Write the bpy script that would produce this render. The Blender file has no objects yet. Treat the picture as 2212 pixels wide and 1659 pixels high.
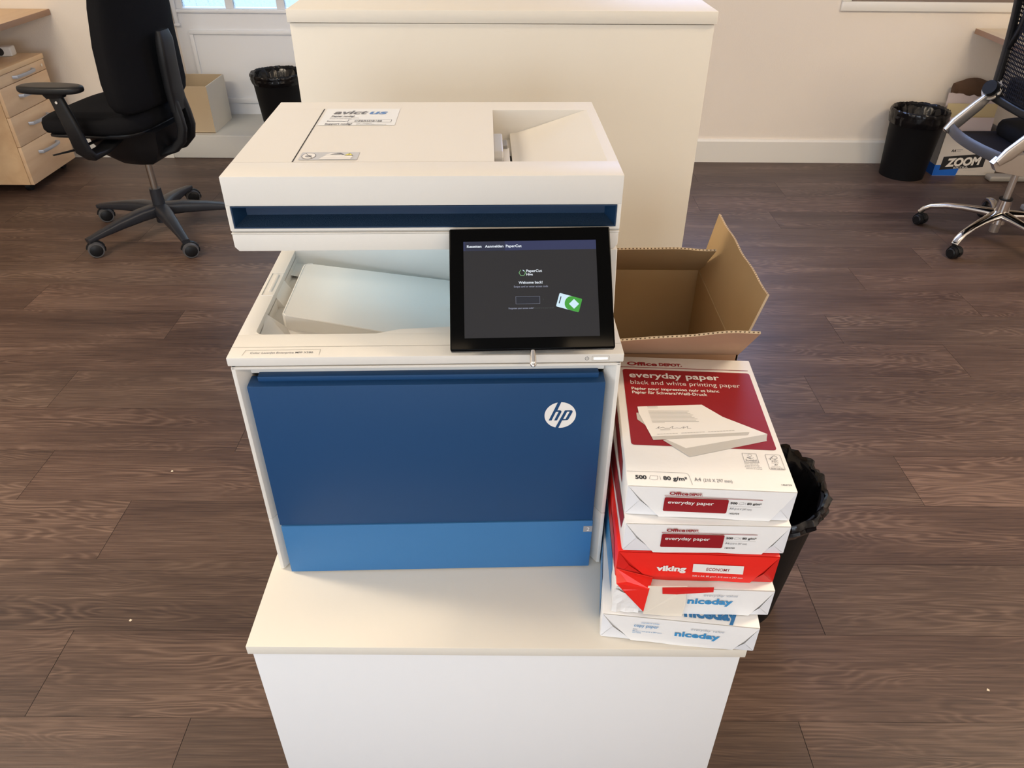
import bpy, bmesh, math, random
from math import sin, cos, pi, sqrt, atan2, radians
from mathutils import Matrix, Vector, Euler, noise as mnoise

random.seed(7)
S = bpy.context.scene
COL = S.collection

# ------------------------------------------------------------------ camera, world, lights, exposure
HC = 1.42
cam_d = bpy.data.cameras.new('camera')
cam_d.sensor_width = 36.0
cam_d.lens = 1615.8 / 2212 * 36.0
cam_d.clip_start = 0.02
cam = bpy.data.objects.new('camera', cam_d)
COL.objects.link(cam)
_r = Vector((0.99997258, 0.0030335, 0.00675501))
_d = Vector((0.00727345, -0.57349272, -0.81917837))
_f = Vector((0.00138897, 0.81920504, -0.57349906))
cam.matrix_world = Matrix(((_r.x, -_d.x, -_f.x, 0), (_r.y, -_d.y, -_f.y, 0), (_r.z, -_d.z, -_f.z, HC), (0, 0, 0, 1)))
S.camera = cam

S.view_settings.view_transform = 'Standard'
S.view_settings.look = 'None'
S.view_settings.gamma = 1.0
S.view_settings.use_curve_mapping = False
S.view_settings.exposure = 0.0

w = bpy.data.worlds.new('daylight')
S.world = w
w.use_nodes = True
w.node_tree.nodes['Background'].inputs[0].default_value = (0.62, 0.80, 1.0, 1)
w.node_tree.nodes['Background'].inputs[1].default_value = 1.6


def area(name, loc, rot, sx, sy, power, color, spread=180):
    l = bpy.data.lights.new(name, 'AREA')
    l.shape = 'RECTANGLE'
    l.size = sx
    l.size_y = sy
    l.energy = power
    l.color = color
    l.spread = radians(spread)
    o = bpy.data.objects.new(name, l)
    COL.objects.link(o)
    o.location = loc
    o.rotation_euler = rot
    return o


WARM = (1.0, 0.76, 0.50)
COOL = (0.72, 0.85, 1.0)
area('ceiling_lamp_right', (1.2, -1.0, 2.57), (0, 0, 0), 1.2, 0.3, 17, WARM)
area('ceiling_lamp_left', (-1.2, -1.1, 2.57), (0, 0, 0), 1.2, 0.3, 11, WARM)
area('ceiling_lamp_far_right', (2.3, 1.35, 2.57), (0, 0, 0), 1.2, 0.3, 62, (1.0, 0.80, 0.56))
area('ceiling_lamp_far_left', (-2.3, 1.25, 2.57), (0, 0, 0), 1.2, 0.3, 68, (1.0, 0.84, 0.64))
area('daylight_behind', (-0.4, -2.6, 1.20), (radians(90), 0, 0), 2.6, 1.4, 55, COOL)
area('daylight_left', (-3.2, -0.9, 1.25), (0, radians(-90), 0), 1.4, 2.2, 36, COOL)
area('daylight_far_window', (1.1, 4.36, 1.62), (radians(-78), 0, 0), 1.0, 1.2, 40, (0.40, 0.54, 1.0))
area('daylight_glazed_door', (-1.0, 4.60, 1.5), (radians(-90), 0, 0), 1.5, 1.3, 5, COOL)
area('tray_fill_light', (-0.10, 1.00, 1.004), (0, 0, 0.0346), 0.34, 0.012, 0.14, (0.42, 0.74, 1.0))  # unseen lamp added under the scanner to brighten the output tray

# ------------------------------------------------------------------ materials
def mat(name, col, rough=0.5, metal=0.0, bump=0.0, bscale=200.0, var=0.0, vscale=8.0, spec=0.5, coat=0.0, emit=None, estr=1.0,
        trans=0.0, ior=1.45, sheen=0.0, stretch=None):
    m = bpy.data.materials.new(name)
    m.use_nodes = True
    nt = m.node_tree
    b = nt.nodes['Principled BSDF']
    b.inputs['Base Color'].default_value = (*col, 1)
    b.inputs['Roughness'].default_value = rough
    b.inputs['Metallic'].default_value = metal
    b.inputs['Specular IOR Level'].default_value = spec
    b.inputs['Coat Weight'].default_value = coat
    b.inputs['IOR'].default_value = ior
    b.inputs['Transmission Weight'].default_value = trans
    b.inputs['Sheen Weight'].default_value = sheen
    if emit:
        b.inputs['Emission Color'].default_value = (*emit, 1)
        b.inputs['Emission Strength'].default_value = estr
    tc = nt.nodes.new('ShaderNodeTexCoord')
    src = tc.outputs['Object']
    if stretch:
        mp = nt.nodes.new('ShaderNodeMapping')
        mp.inputs['Scale'].default_value = stretch
        nt.links.new(src, mp.inputs['Vector'])
        src = mp.outputs['Vector']
    if var > 0:
        n = nt.nodes.new('ShaderNodeTexNoise')
        n.inputs['Scale'].default_value = vscale
        n.inputs['Detail'].default_value = 5
        nt.links.new(src, n.inputs['Vector'])
        mx = nt.nodes.new('ShaderNodeMix')
        mx.data_type = 'RGBA'
        nt.links.new(n.outputs['Fac'], mx.inputs['Factor'])
        mx.inputs[6].default_value = (*[c * (1 - var) for c in col], 1)
        mx.inputs[7].default_value = (*[min(1, c * (1 + var)) for c in col], 1)
        nt.links.new(mx.outputs[2], b.inputs['Base Color'])
    if bump > 0:
        n = nt.nodes.new('ShaderNodeTexNoise')
        n.inputs['Scale'].default_value = bscale
        n.inputs['Detail'].default_value = 3
        nt.links.new(src, n.inputs['Vector'])
        bp = nt.nodes.new('ShaderNodeBump')
        bp.inputs['Strength'].default_value = bump
        bp.inputs['Distance'].default_value = 0.002
        nt.links.new(n.outputs['Fac'], bp.inputs['Height'])
        nt.links.new(bp.outputs['Normal'], b.inputs['Normal'])
    return m


def glow(name, col, s=1.0):
    m = bpy.data.materials.new(name)
    m.use_nodes = True
    b = m.node_tree.nodes['Principled BSDF']
    b.inputs['Base Color'].default_value = (0.01, 0.01, 0.01, 1)
    b.inputs['Roughness'].default_value = 0.15
    b.inputs['Specular IOR Level'].default_value = 0.2
    b.inputs['Emission Color'].default_value = (*col, 1)
    b.inputs['Emission Strength'].default_value = s
    return m


def lin(r, g, b):
    f = lambda c: (c / 255 / 12.92) if c / 255 <= 0.04045 else ((c / 255 + 0.055) / 1.055) ** 2.4
    return (f(r), f(g), f(b))


M = {}
M['plastic'] = mat('printer_plastic', (0.73, 0.695, 0.63), 0.5, bump=0.06, bscale=900, spec=0.3)
M['seam'] = mat('dark_seam', (0.03, 0.028, 0.025), 0.8)
M['softseam'] = mat('soft_seam', (0.42, 0.40, 0.36), 0.7)
M['door_blue'] = mat('door_blue', (0.012, 0.056, 0.150), 0.5, spec=0.3, bump=0.10, bscale=1500)
M['tray_blue'] = mat('tray_blue', (0.044, 0.165, 0.36), 0.5, spec=0.3, bump=0.10, bscale=1500)
M['slot_navy'] = mat('slot_navy', (0.010, 0.030, 0.065), 0.45, bump=0.6, bscale=900)
M['slot_rim'] = mat('slot_rim', (0.006, 0.028, 0.070), 0.35)
M['white_print'] = mat('white_print', (0.80, 0.77, 0.72), 0.5)
M['grey_print'] = mat('grey_print', (0.16, 0.16, 0.17), 0.6)
M['lightgrey'] = mat('light_grey_print', (0.50, 0.49, 0.47), 0.5)
M['midgrey'] = mat('mid_grey_plastic', (0.30, 0.29, 0.28), 0.45)
M['black_print'] = mat('black_print', (0.02, 0.02, 0.022), 0.5)
M['blue_print'] = mat('blue_print', (0.10, 0.22, 0.48), 0.5)
M['yellow_print'] = mat('yellow_print', (0.75, 0.66, 0.10), 0.5)
M['sticker'] = mat('clear_sticker', (0.76, 0.74, 0.69), 0.3)
M['greysticker'] = mat('grey_sticker', (0.52, 0.51, 0.50), 0.4)
M['black_gloss'] = mat('tablet_black', (0.002, 0.002, 0.002), 0.12, spec=0.05)
M['chrome'] = mat('chrome', (0.75, 0.73, 0.70), 0.12, metal=1.0)
M['clear'] = mat('clear_plastic', (0.85, 0.93, 0.97), 0.15, trans=0.7)
M['screen'] = glow('screen_glow', lin(40, 39, 41))
M['screen_bar'] = glow('screen_bar_glow', lin(48, 54, 88))
M['screen_bar2'] = glow('screen_dark_bar_glow', lin(42, 46, 66))
M['screen_white'] = glow('screen_white_glow', lin(225, 232, 240))
M['screen_grey'] = glow('screen_grey_glow', lin(150, 155, 175))
M['screen_dim'] = glow('screen_dim_glow', lin(72, 78, 76))
M['screen_green'] = glow('screen_green_glow', lin(68, 160, 62))
M['screen_palegreen'] = glow('screen_pale_green_glow', lin(120, 175, 120))
M['screen_ice'] = glow('screen_ice_glow', lin(210, 236, 248))
M['screen_field'] = glow('screen_field_glow', lin(38, 40, 48))
M['power_white'] = glow('power_white_glow', (1, 1, 1), 1.6)
M['laminate_front_daylit'] = mat('daylit_laminate', (0.80, 0.795, 0.785), 0.40, bump=0.03, bscale=500)  # cabinet laminate whitened: cool daylight on the low front put into its colour
M['laminate'] = mat('cream_laminate', (0.735, 0.685, 0.59), 0.55, bump=0.03, bscale=500, spec=0.25)
M['laminate_edge'] = mat('cream_laminate_edge', (0.84, 0.80, 0.73), 0.38)
M['paper_white'] = mat('ream_wrap_white', (0.82, 0.80, 0.77), 0.35, bump=0.25, bscale=45)
M['paper_fold'] = mat('ream_fold_white', (0.76, 0.76, 0.77), 0.38, bump=0.25, bscale=60)
M['red_deep'] = mat('deep_red_print', (0.27, 0.006, 0.011), 0.45, bump=0.15, bscale=45)
M['red_bright'] = mat('bright_red_wrap', (0.78, 0.022, 0.014), 0.30, bump=0.3, bscale=50)
M['red_fold'] = mat('red_wrap_fold', (0.60, 0.016, 0.012), 0.30, bump=0.3, bscale=50)
M['nice_blue_deep'] = mat('deep_blue_print', (0.02, 0.16, 0.38), 0.4)
M['nice_blue'] = mat('sky_blue_print', (0.045, 0.27, 0.55), 0.35)
M['blue_side'] = mat('blue_side_print', (0.04, 0.24, 0.50), 0.3, bump=0.3, bscale=40)
M['nice_grey'] = mat('slate_print', (0.36, 0.41, 0.47), 0.4)
M['cream_patch'] = mat('cream_paper', (0.78, 0.70, 0.58), 0.7, bump=0.2, bscale=60)
M['sheet_grey'] = mat('printed_sheet_grey', (0.56, 0.54, 0.50), 0.4)
M['sheet_white'] = mat('printed_sheet_white', (0.86, 0.84, 0.80), 0.4)
M['kraft'] = mat('kraft_cardboard', (0.45, 0.315, 0.165), 0.85, bump=0.2, bscale=60, var=0.06, vscale=12, spec=0.15)
M['kraft_out'] = mat('kraft_cardboard_outer', (0.43, 0.265, 0.165), 0.8, bump=0.2, bscale=60, var=0.05, vscale=10, spec=0.2)
M['kraft_edge'] = mat('kraft_cut_edge', (0.55, 0.42, 0.27), 0.9)
M['flute'] = mat('cardboard_flute', (0.10, 0.06, 0.03), 0.9)
M['tape'] = mat('clear_tape', (0.62, 0.52, 0.42), 0.2)
M['bin_black'] = mat('bin_black', (0.006, 0.006, 0.007), 0.55, spec=0.2)
M['liner'] = mat('liner_black', (0.003, 0.003, 0.004), 0.20, bump=0.5, bscale=55, spec=0.45)
M['chair_fabric'] = mat('chair_fabric_black', (0.0085, 0.0085, 0.0098), 0.9, bump=0.5, bscale=900, spec=0.08)
M['chair_plastic'] = mat('chair_plastic_black', (0.007, 0.0075, 0.009), 0.42, spec=0.35)
M['chair_base'] = mat('chair_base_black', (0.020, 0.022, 0.028), 0.38)
M['caster_grey'] = mat('caster_grey', (0.07, 0.07, 0.075), 0.5)
M['steel'] = mat('brushed_steel', (0.42, 0.38, 0.33), 0.3, metal=1.0)
M['alu'] = mat('satin_aluminium', (0.62, 0.59, 0.55), 0.3, metal=0.9)
M['handle'] = mat('handle_grey', (0.45, 0.47, 0.52), 0.35, metal=0.3)
M['shell_grey'] = mat('shell_dark_grey', (0.055, 0.055, 0.062), 0.42)
M['mesh_black'] = mat('mesh_black', (0.006, 0.006, 0.010), 0.7, spec=0.2)
M['step_paint'] = mat('step_paint', (0.60, 0.60, 0.57), 0.45, bump=0.05, bscale=90)
M['white_paint'] = mat('white_gloss_paint', (0.84, 0.82, 0.76), 0.45, bump=0.05, bscale=90)
M['joinery'] = mat('joinery_white_paint', (0.84, 0.87, 0.92), 0.42, bump=0.05, bscale=90)
M['wall'] = mat('wall_paint', (0.87, 0.80, 0.71), 0.85, bump=0.35, bscale=140, var=0.02, vscale=3, spec=0.2)
M['ceil'] = mat('ceiling_paint', (0.80, 0.78, 0.74), 0.9)
M['greige'] = mat('desk_foot_grey', (0.36, 0.34, 0.31), 0.4, metal=0.2)
M['carton_beige'] = mat('pale_carton', (0.50, 0.40, 0.27), 0.7, bump=0.15, bscale=50, var=0.04, vscale=9)
M['carton_white'] = mat('white_carton_side', (0.66, 0.63, 0.56), 0.6)
M['box_white'] = mat('paper_box_white', (0.60, 0.56, 0.52), 0.6)
M['box_blue'] = mat('paper_box_blue', (0.01, 0.12, 0.55), 0.5)
M['envelope'] = mat('manila_envelope', (0.62, 0.52, 0.30), 0.7)
M['pink_paper'] = mat('pinkish_paper', (0.62, 0.54, 0.54), 0.7)
M['bag_brown'] = mat('brown_paper_bag', (0.10, 0.055, 0.03), 0.85, bump=0.5, bscale=30)
M['red_plastic'] = mat('red_plastic', (0.55, 0.02, 0.02), 0.4)
M['frame_brown'] = mat('board_brown', (0.22, 0.17, 0.14), 0.6)
M['edge_brown'] = mat('desk_edge_brown', (0.36, 0.215, 0.14), 0.45)
M['debris'] = mat('tiny_scrap', (0.7, 0.6, 0.45), 0.7)


def wood(name, c1, c2, rough=0.4, s=(14, 1.2, 14)):
    m = bpy.data.materials.new(name)
    m.use_nodes = True
    nt = m.node_tree
    b = nt.nodes['Principled BSDF']
    b.inputs['Roughness'].default_value = rough
    tc = nt.nodes.new('ShaderNodeTexCoord')
    mp = nt.nodes.new('ShaderNodeMapping')
    mp.inputs['Scale'].default_value = s
    nt.links.new(tc.outputs['Object'], mp.inputs['Vector'])
    n = nt.nodes.new('ShaderNodeTexNoise')
    n.inputs['Scale'].default_value = 2.0
    n.inputs['Detail'].default_value = 6
    n.inputs['Distortion'].default_value = 0.6
    nt.links.new(mp.outputs['Vector'], n.inputs['Vector'])
    r = nt.nodes.new('ShaderNodeValToRGB')
    r.color_ramp.elements[0].position = 0.35
    r.color_ramp.elements[1].position = 0.68
    r.color_ramp.elements[0].color = (*c1, 1)
    r.color_ramp.elements[1].color = (*c2, 1)
    nt.links.new(n.outputs['Fac'], r.inputs['Fac'])
    nt.links.new(r.outputs['Color'], b.inputs['Base Color'])
    return m


M['beech'] = wood('beech_laminate', (0.72, 0.47, 0.26), (0.84, 0.60, 0.35), 0.4, (5, 1.0, 5))
M['beech_front'] = wood('beech_drawer_front', (0.74, 0.50, 0.30), (0.84, 0.61, 0.385), 0.4, (8, 1.2, 8))
M['maple'] = wood('maple_laminate', (0.66, 0.53, 0.36), (0.76, 0.64, 0.46), 0.4, (5, 1.0, 5))


def floor_material():
    m = bpy.data.materials.new('vinyl_plank_floor')
    m.use_nodes = True
    nt = m.node_tree
    N = nt.nodes.new
    L = nt.links.new
    b = nt.nodes['Principled BSDF']
    tc = N('ShaderNodeTexCoord')
    at = N('ShaderNodeAttribute')
    at.attribute_name = 'plank'
    at.attribute_type = 'GEOMETRY'
    sc = N('ShaderNodeVectorMath'); sc.operation = 'SCALE'
    sc.inputs['Scale'].default_value = 37.0
    L(at.outputs['Vector'], sc.inputs[0])
    add = N('ShaderNodeVectorMath'); add.operation = 'ADD'
    L(tc.outputs['Object'], add.inputs[0])
    L(sc.outputs[0], add.inputs[1])

    def mapped(s):
        mp = N('ShaderNodeMapping')
        mp.inputs['Scale'].default_value = s
        L(add.outputs[0], mp.inputs['Vector'])
        return mp.outputs['Vector']

    def nz(vec, scale, det=3, dist=0.0, rough=0.5):
        n = N('ShaderNodeTexNoise')
        n.inputs['Scale'].default_value = scale
        n.inputs['Detail'].default_value = det
        n.inputs['Distortion'].default_value = dist
        n.inputs['Roughness'].default_value = rough
        L(vec, n.inputs['Vector'])
        return n.outputs['Fac']

    def math_(op, a, c=None, v=None):
        n = N('ShaderNodeMath'); n.operation = op
        if hasattr(a, 'default_value') or hasattr(a, 'is_linked'):
            L(a, n.inputs[0])
        else:
            n.inputs[0].default_value = a
        if c is not None:
            L(c, n.inputs[1])
        if v is not None:
            n.inputs[1].default_value = v
        return n.outputs[0]
    # cathedral rings: contour lines of a stretched noise
    base = nz(mapped((1.0, 7.0, 1.0)), 1.6, 2.5, 0.25)
    rings = math_('SINE', math_('MULTIPLY', base, v=150.0))
    rings = math_('MULTIPLY_ADD', rings, v=0.5)
    rings.node.inputs[2].default_value = 0.5
    rings = math_('POWER', rings, v=1.6)
    fibre = nz(mapped((4.0, 150.0, 4.0)), 1.5, 3, 0.0, 0.6)
    fibre2 = nz(mapped((9.0, 420.0, 9.0)), 1.0, 2, 0.0, 0.6)
    big = nz(mapped((0.9, 5.0, 1.0)), 1.3, 3, 0.5)
    ringmask = nz(mapped((0.8, 4.0, 1.0)), 1.9, 2)
    rm = N('ShaderNodeMapRange')
    rm.inputs['From Min'].default_value = 0.42
    rm.inputs['From Max'].default_value = 0.62
    L(ringmask, rm.inputs['Value'])
    r2 = math_('MULTIPLY', rings, rm.outputs[0])
    sep = N('ShaderNodeSeparateXYZ')
    L(at.outputs['Vector'], sep.inputs[0])
    # sum
    a1 = math_('MULTIPLY', big, v=0.50)
    a2 = math_('MULTIPLY', fibre, v=0.60)
    a3 = math_('MULTIPLY', r2, v=0.20)
    a4 = math_('MULTIPLY', sep.outputs[0], v=0.05)
    a5 = math_('MULTIPLY', fibre2, v=0.20)
    s1 = math_('ADD', a1, a2)
    s2 = math_('ADD', s1, a3)
    s3 = math_('ADD', s2, a4)
    s4 = math_('ADD', s3, a5)
    ramp = N('ShaderNodeValToRGB')
    e = ramp.color_ramp.elements
    e[0].position = 0.48
    e[0].color = (0.043, 0.026, 0.022, 1)
    e[1].position = 0.98
    e[1].color = (0.175, 0.115, 0.086, 1)
    x = e.new(0.70)
    x.color = (0.088, 0.055, 0.042, 1)
    L(s4, ramp.inputs['Fac'])
    tint = N('ShaderNodeMix'); tint.data_type = 'RGBA'; tint.blend_type = 'MULTIPLY'
    tint.inputs['Factor'].default_value = 0.25
    hue = N('ShaderNodeValToRGB')
    hue.color_ramp.elements[0].color = (1.0, 0.86, 0.80, 1)
    hue.color_ramp.elements[1].color = (0.92, 1.0, 0.92, 1)
    L(sep.outputs[1], hue.inputs['Fac'])
    L(ramp.outputs['Color'], tint.inputs[6])
    L(hue.outputs['Color'], tint.inputs[7])
    L(tint.outputs[2], b.inputs['Base Color'])
    rr = N('ShaderNodeMapRange')
    rr.inputs['To Min'].default_value = 0.36
    rr.inputs['To Max'].default_value = 0.50
    L(fibre, rr.inputs['Value'])
    L(rr.outputs[0], b.inputs['Roughness'])
    b.inputs['Specular IOR Level'].default_value = 0.27
    bp = N('ShaderNodeBump')
    bp.inputs['Strength'].default_value = 0.25
    bp.inputs['Distance'].default_value = 0.001
    L(fibre, bp.inputs['Height'])
    L(bp.outputs['Normal'], b.inputs['Normal'])
    return m


M['floor'] = floor_material()


def glass_material():
    m = bpy.data.materials.new('patterned_glass')
    m.use_nodes = True
    nt = m.node_tree
    b = nt.nodes['Principled BSDF']
    b.inputs['Base Color'].default_value = (0.80, 0.93, 1.0, 1)
    b.inputs['Transmission Weight'].default_value = 1.0
    b.inputs['Roughness'].default_value = 0.35
    n = nt.nodes.new('ShaderNodeTexNoise')
    n.inputs['Scale'].default_value = 60
    n.inputs['Detail'].default_value = 3
    tc = nt.nodes.new('ShaderNodeTexCoord')
    nt.links.new(tc.outputs['Object'], n.inputs['Vector'])
    bp = nt.nodes.new('ShaderNodeBump')
    bp.inputs['Strength'].default_value = 1.0
    bp.inputs['Distance'].default_value = 0.01
    nt.links.new(n.outputs['Fac'], bp.inputs['Height'])
    nt.links.new(bp.outputs['Normal'], b.inputs['Normal'])
    return m


M['glass'] = glass_material()

# ------------------------------------------------------------------ mesh building helpers
ID = Matrix.Identity(4)


class G:
    def __init__(s):
        s.v = []; s.f = []; s.m = []; s.mats = []

    def mi(s, name):
        if name not in s.mats:
            s.mats.append(name)
        return s.mats.index(name)

    def add(s, vs, fs, m, xf=None):
        o = len(s.v)
        k = s.mi(m)
        for p in vs:
            p = Vector(p)
            if xf is not None:
                p = xf @ p if isinstance(xf, Matrix) else Vector(xf(p))
            s.v.append(p)
        for f in fs:
            s.f.append([o + i for i in f])
            s.m.append(k)
        return s

    def bm(s, b, m, xf=None):
        b.verts.index_update()
        s.add([v.co.copy() for v in b.verts], [[v.index for v in f.verts] for f in b.faces], m, xf)
        b.free()
        return s

    def box(s, x0, x1, y0, y1, z0, z1, m, r=0.0, seg=2, xf=None):
        b = bmesh.new()
        bmesh.ops.create_cube(b, size=1.0)
        for v in b.verts:
            v.co = Vector(((x0 + x1) / 2 + v.co.x * (x1 - x0), (y0 + y1) / 2 + v.co.y * (y1 - y0), (z0 + z1) / 2 + v.co.z * (z1 - z0)))
        if r > 0:
            bmesh.ops.bevel(b, geom=list(b.edges), offset=r, segments=seg, profile=0.5, affect='EDGES')
        return s.bm(b, m, xf)

    def prism(s, poly, axis, a, c, m, r=0.0, seg=2, xf=None):
        """poly in the two other axes (in xyz order), extruded along axis from a to c"""
        b = bmesh.new()

        def P(p, t):
            if axis == 'x': return Vector((t, p[0], p[1]))
            if axis == 'y': return Vector((p[0], t, p[1]))
            return Vector((p[0], p[1], t))
        A = [b.verts.new(P(p, a)) for p in poly]
        B = [b.verts.new(P(p, c)) for p in poly]
        n = len(poly)
        b.faces.new(A[::-1]); b.faces.new(B)
        for i in range(n):
            b.faces.new([A[i], A[(i + 1) % n], B[(i + 1) % n], B[i]])
        bmesh.ops.recalc_face_normals(b, faces=list(b.faces))
        if r > 0:
            es = [e for e in b.edges if len(e.link_faces) == 2 and e.calc_face_angle(0) > 0.5]
            bmesh.ops.bevel(b, geom=es, offset=r, segments=seg, profile=0.5, affect='EDGES')
        return s.bm(b, m, xf)

    def loft(s, rings, m, caps=True, closed=True, xf=None):
        vs = []; fs = []
        n = len(rings[0])
        for r in rings: vs += list(r)
        for i in range(len(rings) - 1):
            for j in range(n if closed else n - 1):
                k = (j + 1) % n
                fs.append([i * n + j, i * n + k, (i + 1) * n + k, (i + 1) * n + j])
        if caps and closed:
            fs.append(list(range(n))[::-1])
            fs.append([(len(rings) - 1) * n + j for j in range(n)])
        return s.add(vs, fs, m, xf)

    def lathe(s, prof, m, n=32, c=(0, 0, 0), caps=False, xf=None, fn=None):
        rings = []
        for r, z in prof:
            ring = []
            for j in range(n):
                a = 2 * pi * j / n
                p = Vector((c[0] + r * cos(a), c[1] + r * sin(a), c[2] + z))
                if fn: p = fn(p, a, r, z)
                ring.append(p)
            rings.append(ring)
        return s.loft(rings, m, caps=caps, xf=xf)

    def cyl(s, p0, p1, r0, m, r1=None, n=20, xf=None):
        p0 = Vector(p0); p1 = Vector(p1)
        d = (p1 - p0).normalized()
        u = d.orthogonal().normalized(); v = d.cross(u)
        if r1 is None: r1 = r0
        rings = [[p + (u * cos(2 * pi * j / n) + v * sin(2 * pi * j / n)) * r for j in range(n)] for p, r in ((p0, r0), (p1, r1))]
        return s.loft(rings, m, xf=xf)

    def tube(s, pts, r, m, n=10, up=(0, 0, 1), rx=None, xf=None, round_=True):
        """sweep an ellipse / rounded rectangle along pts. r may be a number or a list of (side, up) half sizes"""
        pts = [Vector(p) for p in pts]
        up = Vector(up)
        rings = []
        for i, p in enumerate(pts):
            d = (pts[min(i + 1, len(pts) - 1)] - pts[max(i - 1, 0)]).normalized()
            side = d.cross(up)
            if side.length < 1e-4: side = d.orthogonal()
            side.normalize()
            u2 = side.cross(d).normalized()
            q = r[i] if isinstance(r, (list, tuple)) and isinstance(r[0], (list, tuple)) else (r if isinstance(r, (list, tuple)) else (r, r))
            ring = []
            for j in range(n):
                a = 2 * pi * (j + 0.5) / n
                ca, sa = cos(a), sin(a)
                if not round_:
                    ca = math.copysign(abs(ca) ** 0.45, ca); sa = math.copysign(abs(sa) ** 0.45, sa)
                ring.append(p + side * ca * q[0] + u2 * sa * q[1])
            rings.append(ring)
        return s.loft(rings, m, xf=xf)

    def poly(s, pts, m, xf=None):
        return s.add(pts, [list(range(len(pts)))], m, xf)

    def build(s, name, parent=None, matrix=None, smooth=30, recalc=True, loc=None):
        me = bpy.data.meshes.new(name)
        me.from_pydata([tuple(v) for v in s.v], [], s.f)
        for n in s.mats: me.materials.append(M[n])
        me.polygons.foreach_set('material_index', s.m)
        if recalc:
            b = bmesh.new(); b.from_mesh(me)
            bmesh.ops.recalc_face_normals(b, faces=list(b.faces))
            b.to_mesh(me); b.free()
        if smooth:
            me.polygons.foreach_set('use_smooth', [True] * len(me.polygons))
            me.set_sharp_from_angle(angle=radians(smooth))
        me.update()
        o = bpy.data.objects.new(name, me)
        COL.objects.link(o)
        if parent is not None: o.parent = parent
        if matrix is not None: o.matrix_basis = matrix
        if loc is not None: o.location = loc
        return o


def text_data(body, bold=0.0, shear=0.0, space=1.0, res=3):
    c = bpy.data.curves.new('t', 'FONT')
    c.body = body
    c.size = 1.0
    c.resolution_u = res
    c.offset = bold
    c.shear = shear
    c.space_character = space
    o = bpy.data.objects.new('t', c)
    COL.objects.link(o)
    bpy.context.view_layer.update()
    me = bpy.data.meshes.new_from_object(o.evaluated_get(bpy.context.evaluated_depsgraph_get()))
    vs = [v.co.copy() for v in me.vertices]
    fs = [list(p.vertices) for p in me.polygons]
    bpy.data.objects.remove(o)
    bpy.data.meshes.remove(me)
    return vs, fs


def text(g, body, u0, v0, width, height, m, xf, bold=0.0, shear=0.0, space=1.0, w=0.0, rot=0.0, cap=0.73, res=3):
    """lettering from u0 on baseline v0, fitted to a width; height is the height of a capital"""
    vs, fs = text_data(body, bold, shear, space, res)
    if not vs: return
    x0 = min(v.x for v in vs); x1 = max(v.x for v in vs)
    sx = width / (x1 - x0); sy = height / cap
    out = []
    for v in vs:
        x = (v.x - x0) * sx; y = v.y * sy
        out.append(Vector((u0 + x * cos(rot) - y * sin(rot), v0 + x * sin(rot) + y * cos(rot), w)))
    g.add(out, fs, m, xf)


def plane_xf(origin, U, V, Wd=None):
    U = Vector(U); V = Vector(V)
    Wd = U.cross(V).normalized() if Wd is None else Vector(Wd)
    o = Vector(origin)
    return Matrix(((U.x, V.x, Wd.x, o.x), (U.y, V.y, Wd.y, o.y), (U.z, V.z, Wd.z, o.z), (0, 0, 0, 1)))


def rrect(u0, u1, v0, v1, r, n=5, w=0.0, corners=(1, 1, 1, 1)):
    pts = []
    for k, (cx, cy, a0) in enumerate(((u1 - r, v1 - r, 0), (u0 + r, v1 - r, 90), (u0 + r, v0 + r, 180), (u1 - r, v0 + r, 270))):
        if corners[k]:
            for i in range(n + 1):
                a = radians(a0 + 90 * i / n)
                pts.append(Vector((cx + r * cos(a), cy + r * sin(a), w)))
        else:
            pts.append(Vector((u1 if k in (0, 3) else u0, v1 if k in (0, 1) else v0, w)))
    return pts


def line(g, pts, t, m, xf, w=0.0, close=False):
    """flat printed line of width t"""
    P = [Vector((p[0], p[1], 0)) for p in pts]
    n = len(P)
    for i in range(n if close else n - 1):
        a = P[i]; b = P[(i + 1) % n]
        d = (b - a)
        if d.length < 1e-9: continue
        d.normalize(); q = Vector((-d.y, d.x, 0)) * t / 2; e = d * t * 0.5
        g.poly([Vector((p.x, p.y, w)) for p in (a - q - e, b - q + e, b + q + e, a + q - e)], m, xf)


def ring(g, cx, cy, rx, ry, t, m, xf, w=0.0, n=28, a0=0, a1=360):
    for i in range(n):
        A = radians(a0 + (a1 - a0) * i / n); B = radians(a0 + (a1 - a0) * (i + 1) / n)
        g.poly([Vector((cx + cos(A) * (rx - t), cy + sin(A) * (ry - t), w)), Vector((cx + cos(B) * (rx - t), cy + sin(B) * (ry - t), w)),
                Vector((cx + cos(B) * rx, cy + sin(B) * ry, w)), Vector((cx + cos(A) * rx, cy + sin(A) * ry, w))], m, xf)


def disc(g, cx, cy, rx, ry, m, xf, w=0.0, n=40):
    g.poly([Vector((cx + rx * cos(2 * pi * i / n), cy + ry * sin(2 * pi * i / n), w)) for i in range(n)], m, xf)


def thing(name, label, cat, loc=(0, 0, 0), rz=0.0, group=None):
    o = bpy.data.objects.new(name, None)
    o.empty_display_size = 0.05
    COL.objects.link(o)
    o.location = loc
    o.rotation_euler = (0, 0, rz)
    o['label'] = label
    o['category'] = cat
    if group: o['group'] = group
    return o


def tag(o, label, cat, group=None):
    o['label'] = label
    o['category'] = cat
    if group: o['group'] = group
    return o


def struct(o, label=None):
    o['kind'] = 'structure'
    if label: o['label'] = label
    return o


# ------------------------------------------------------------------ room shell
XL, XR, YB, YF, ZC = -3.3, 3.4, 4.295, -2.8, 2.6
YR = 4.72            # face of the joinery in the recess
RX0, RX1 = -1.95, 0.45

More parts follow.
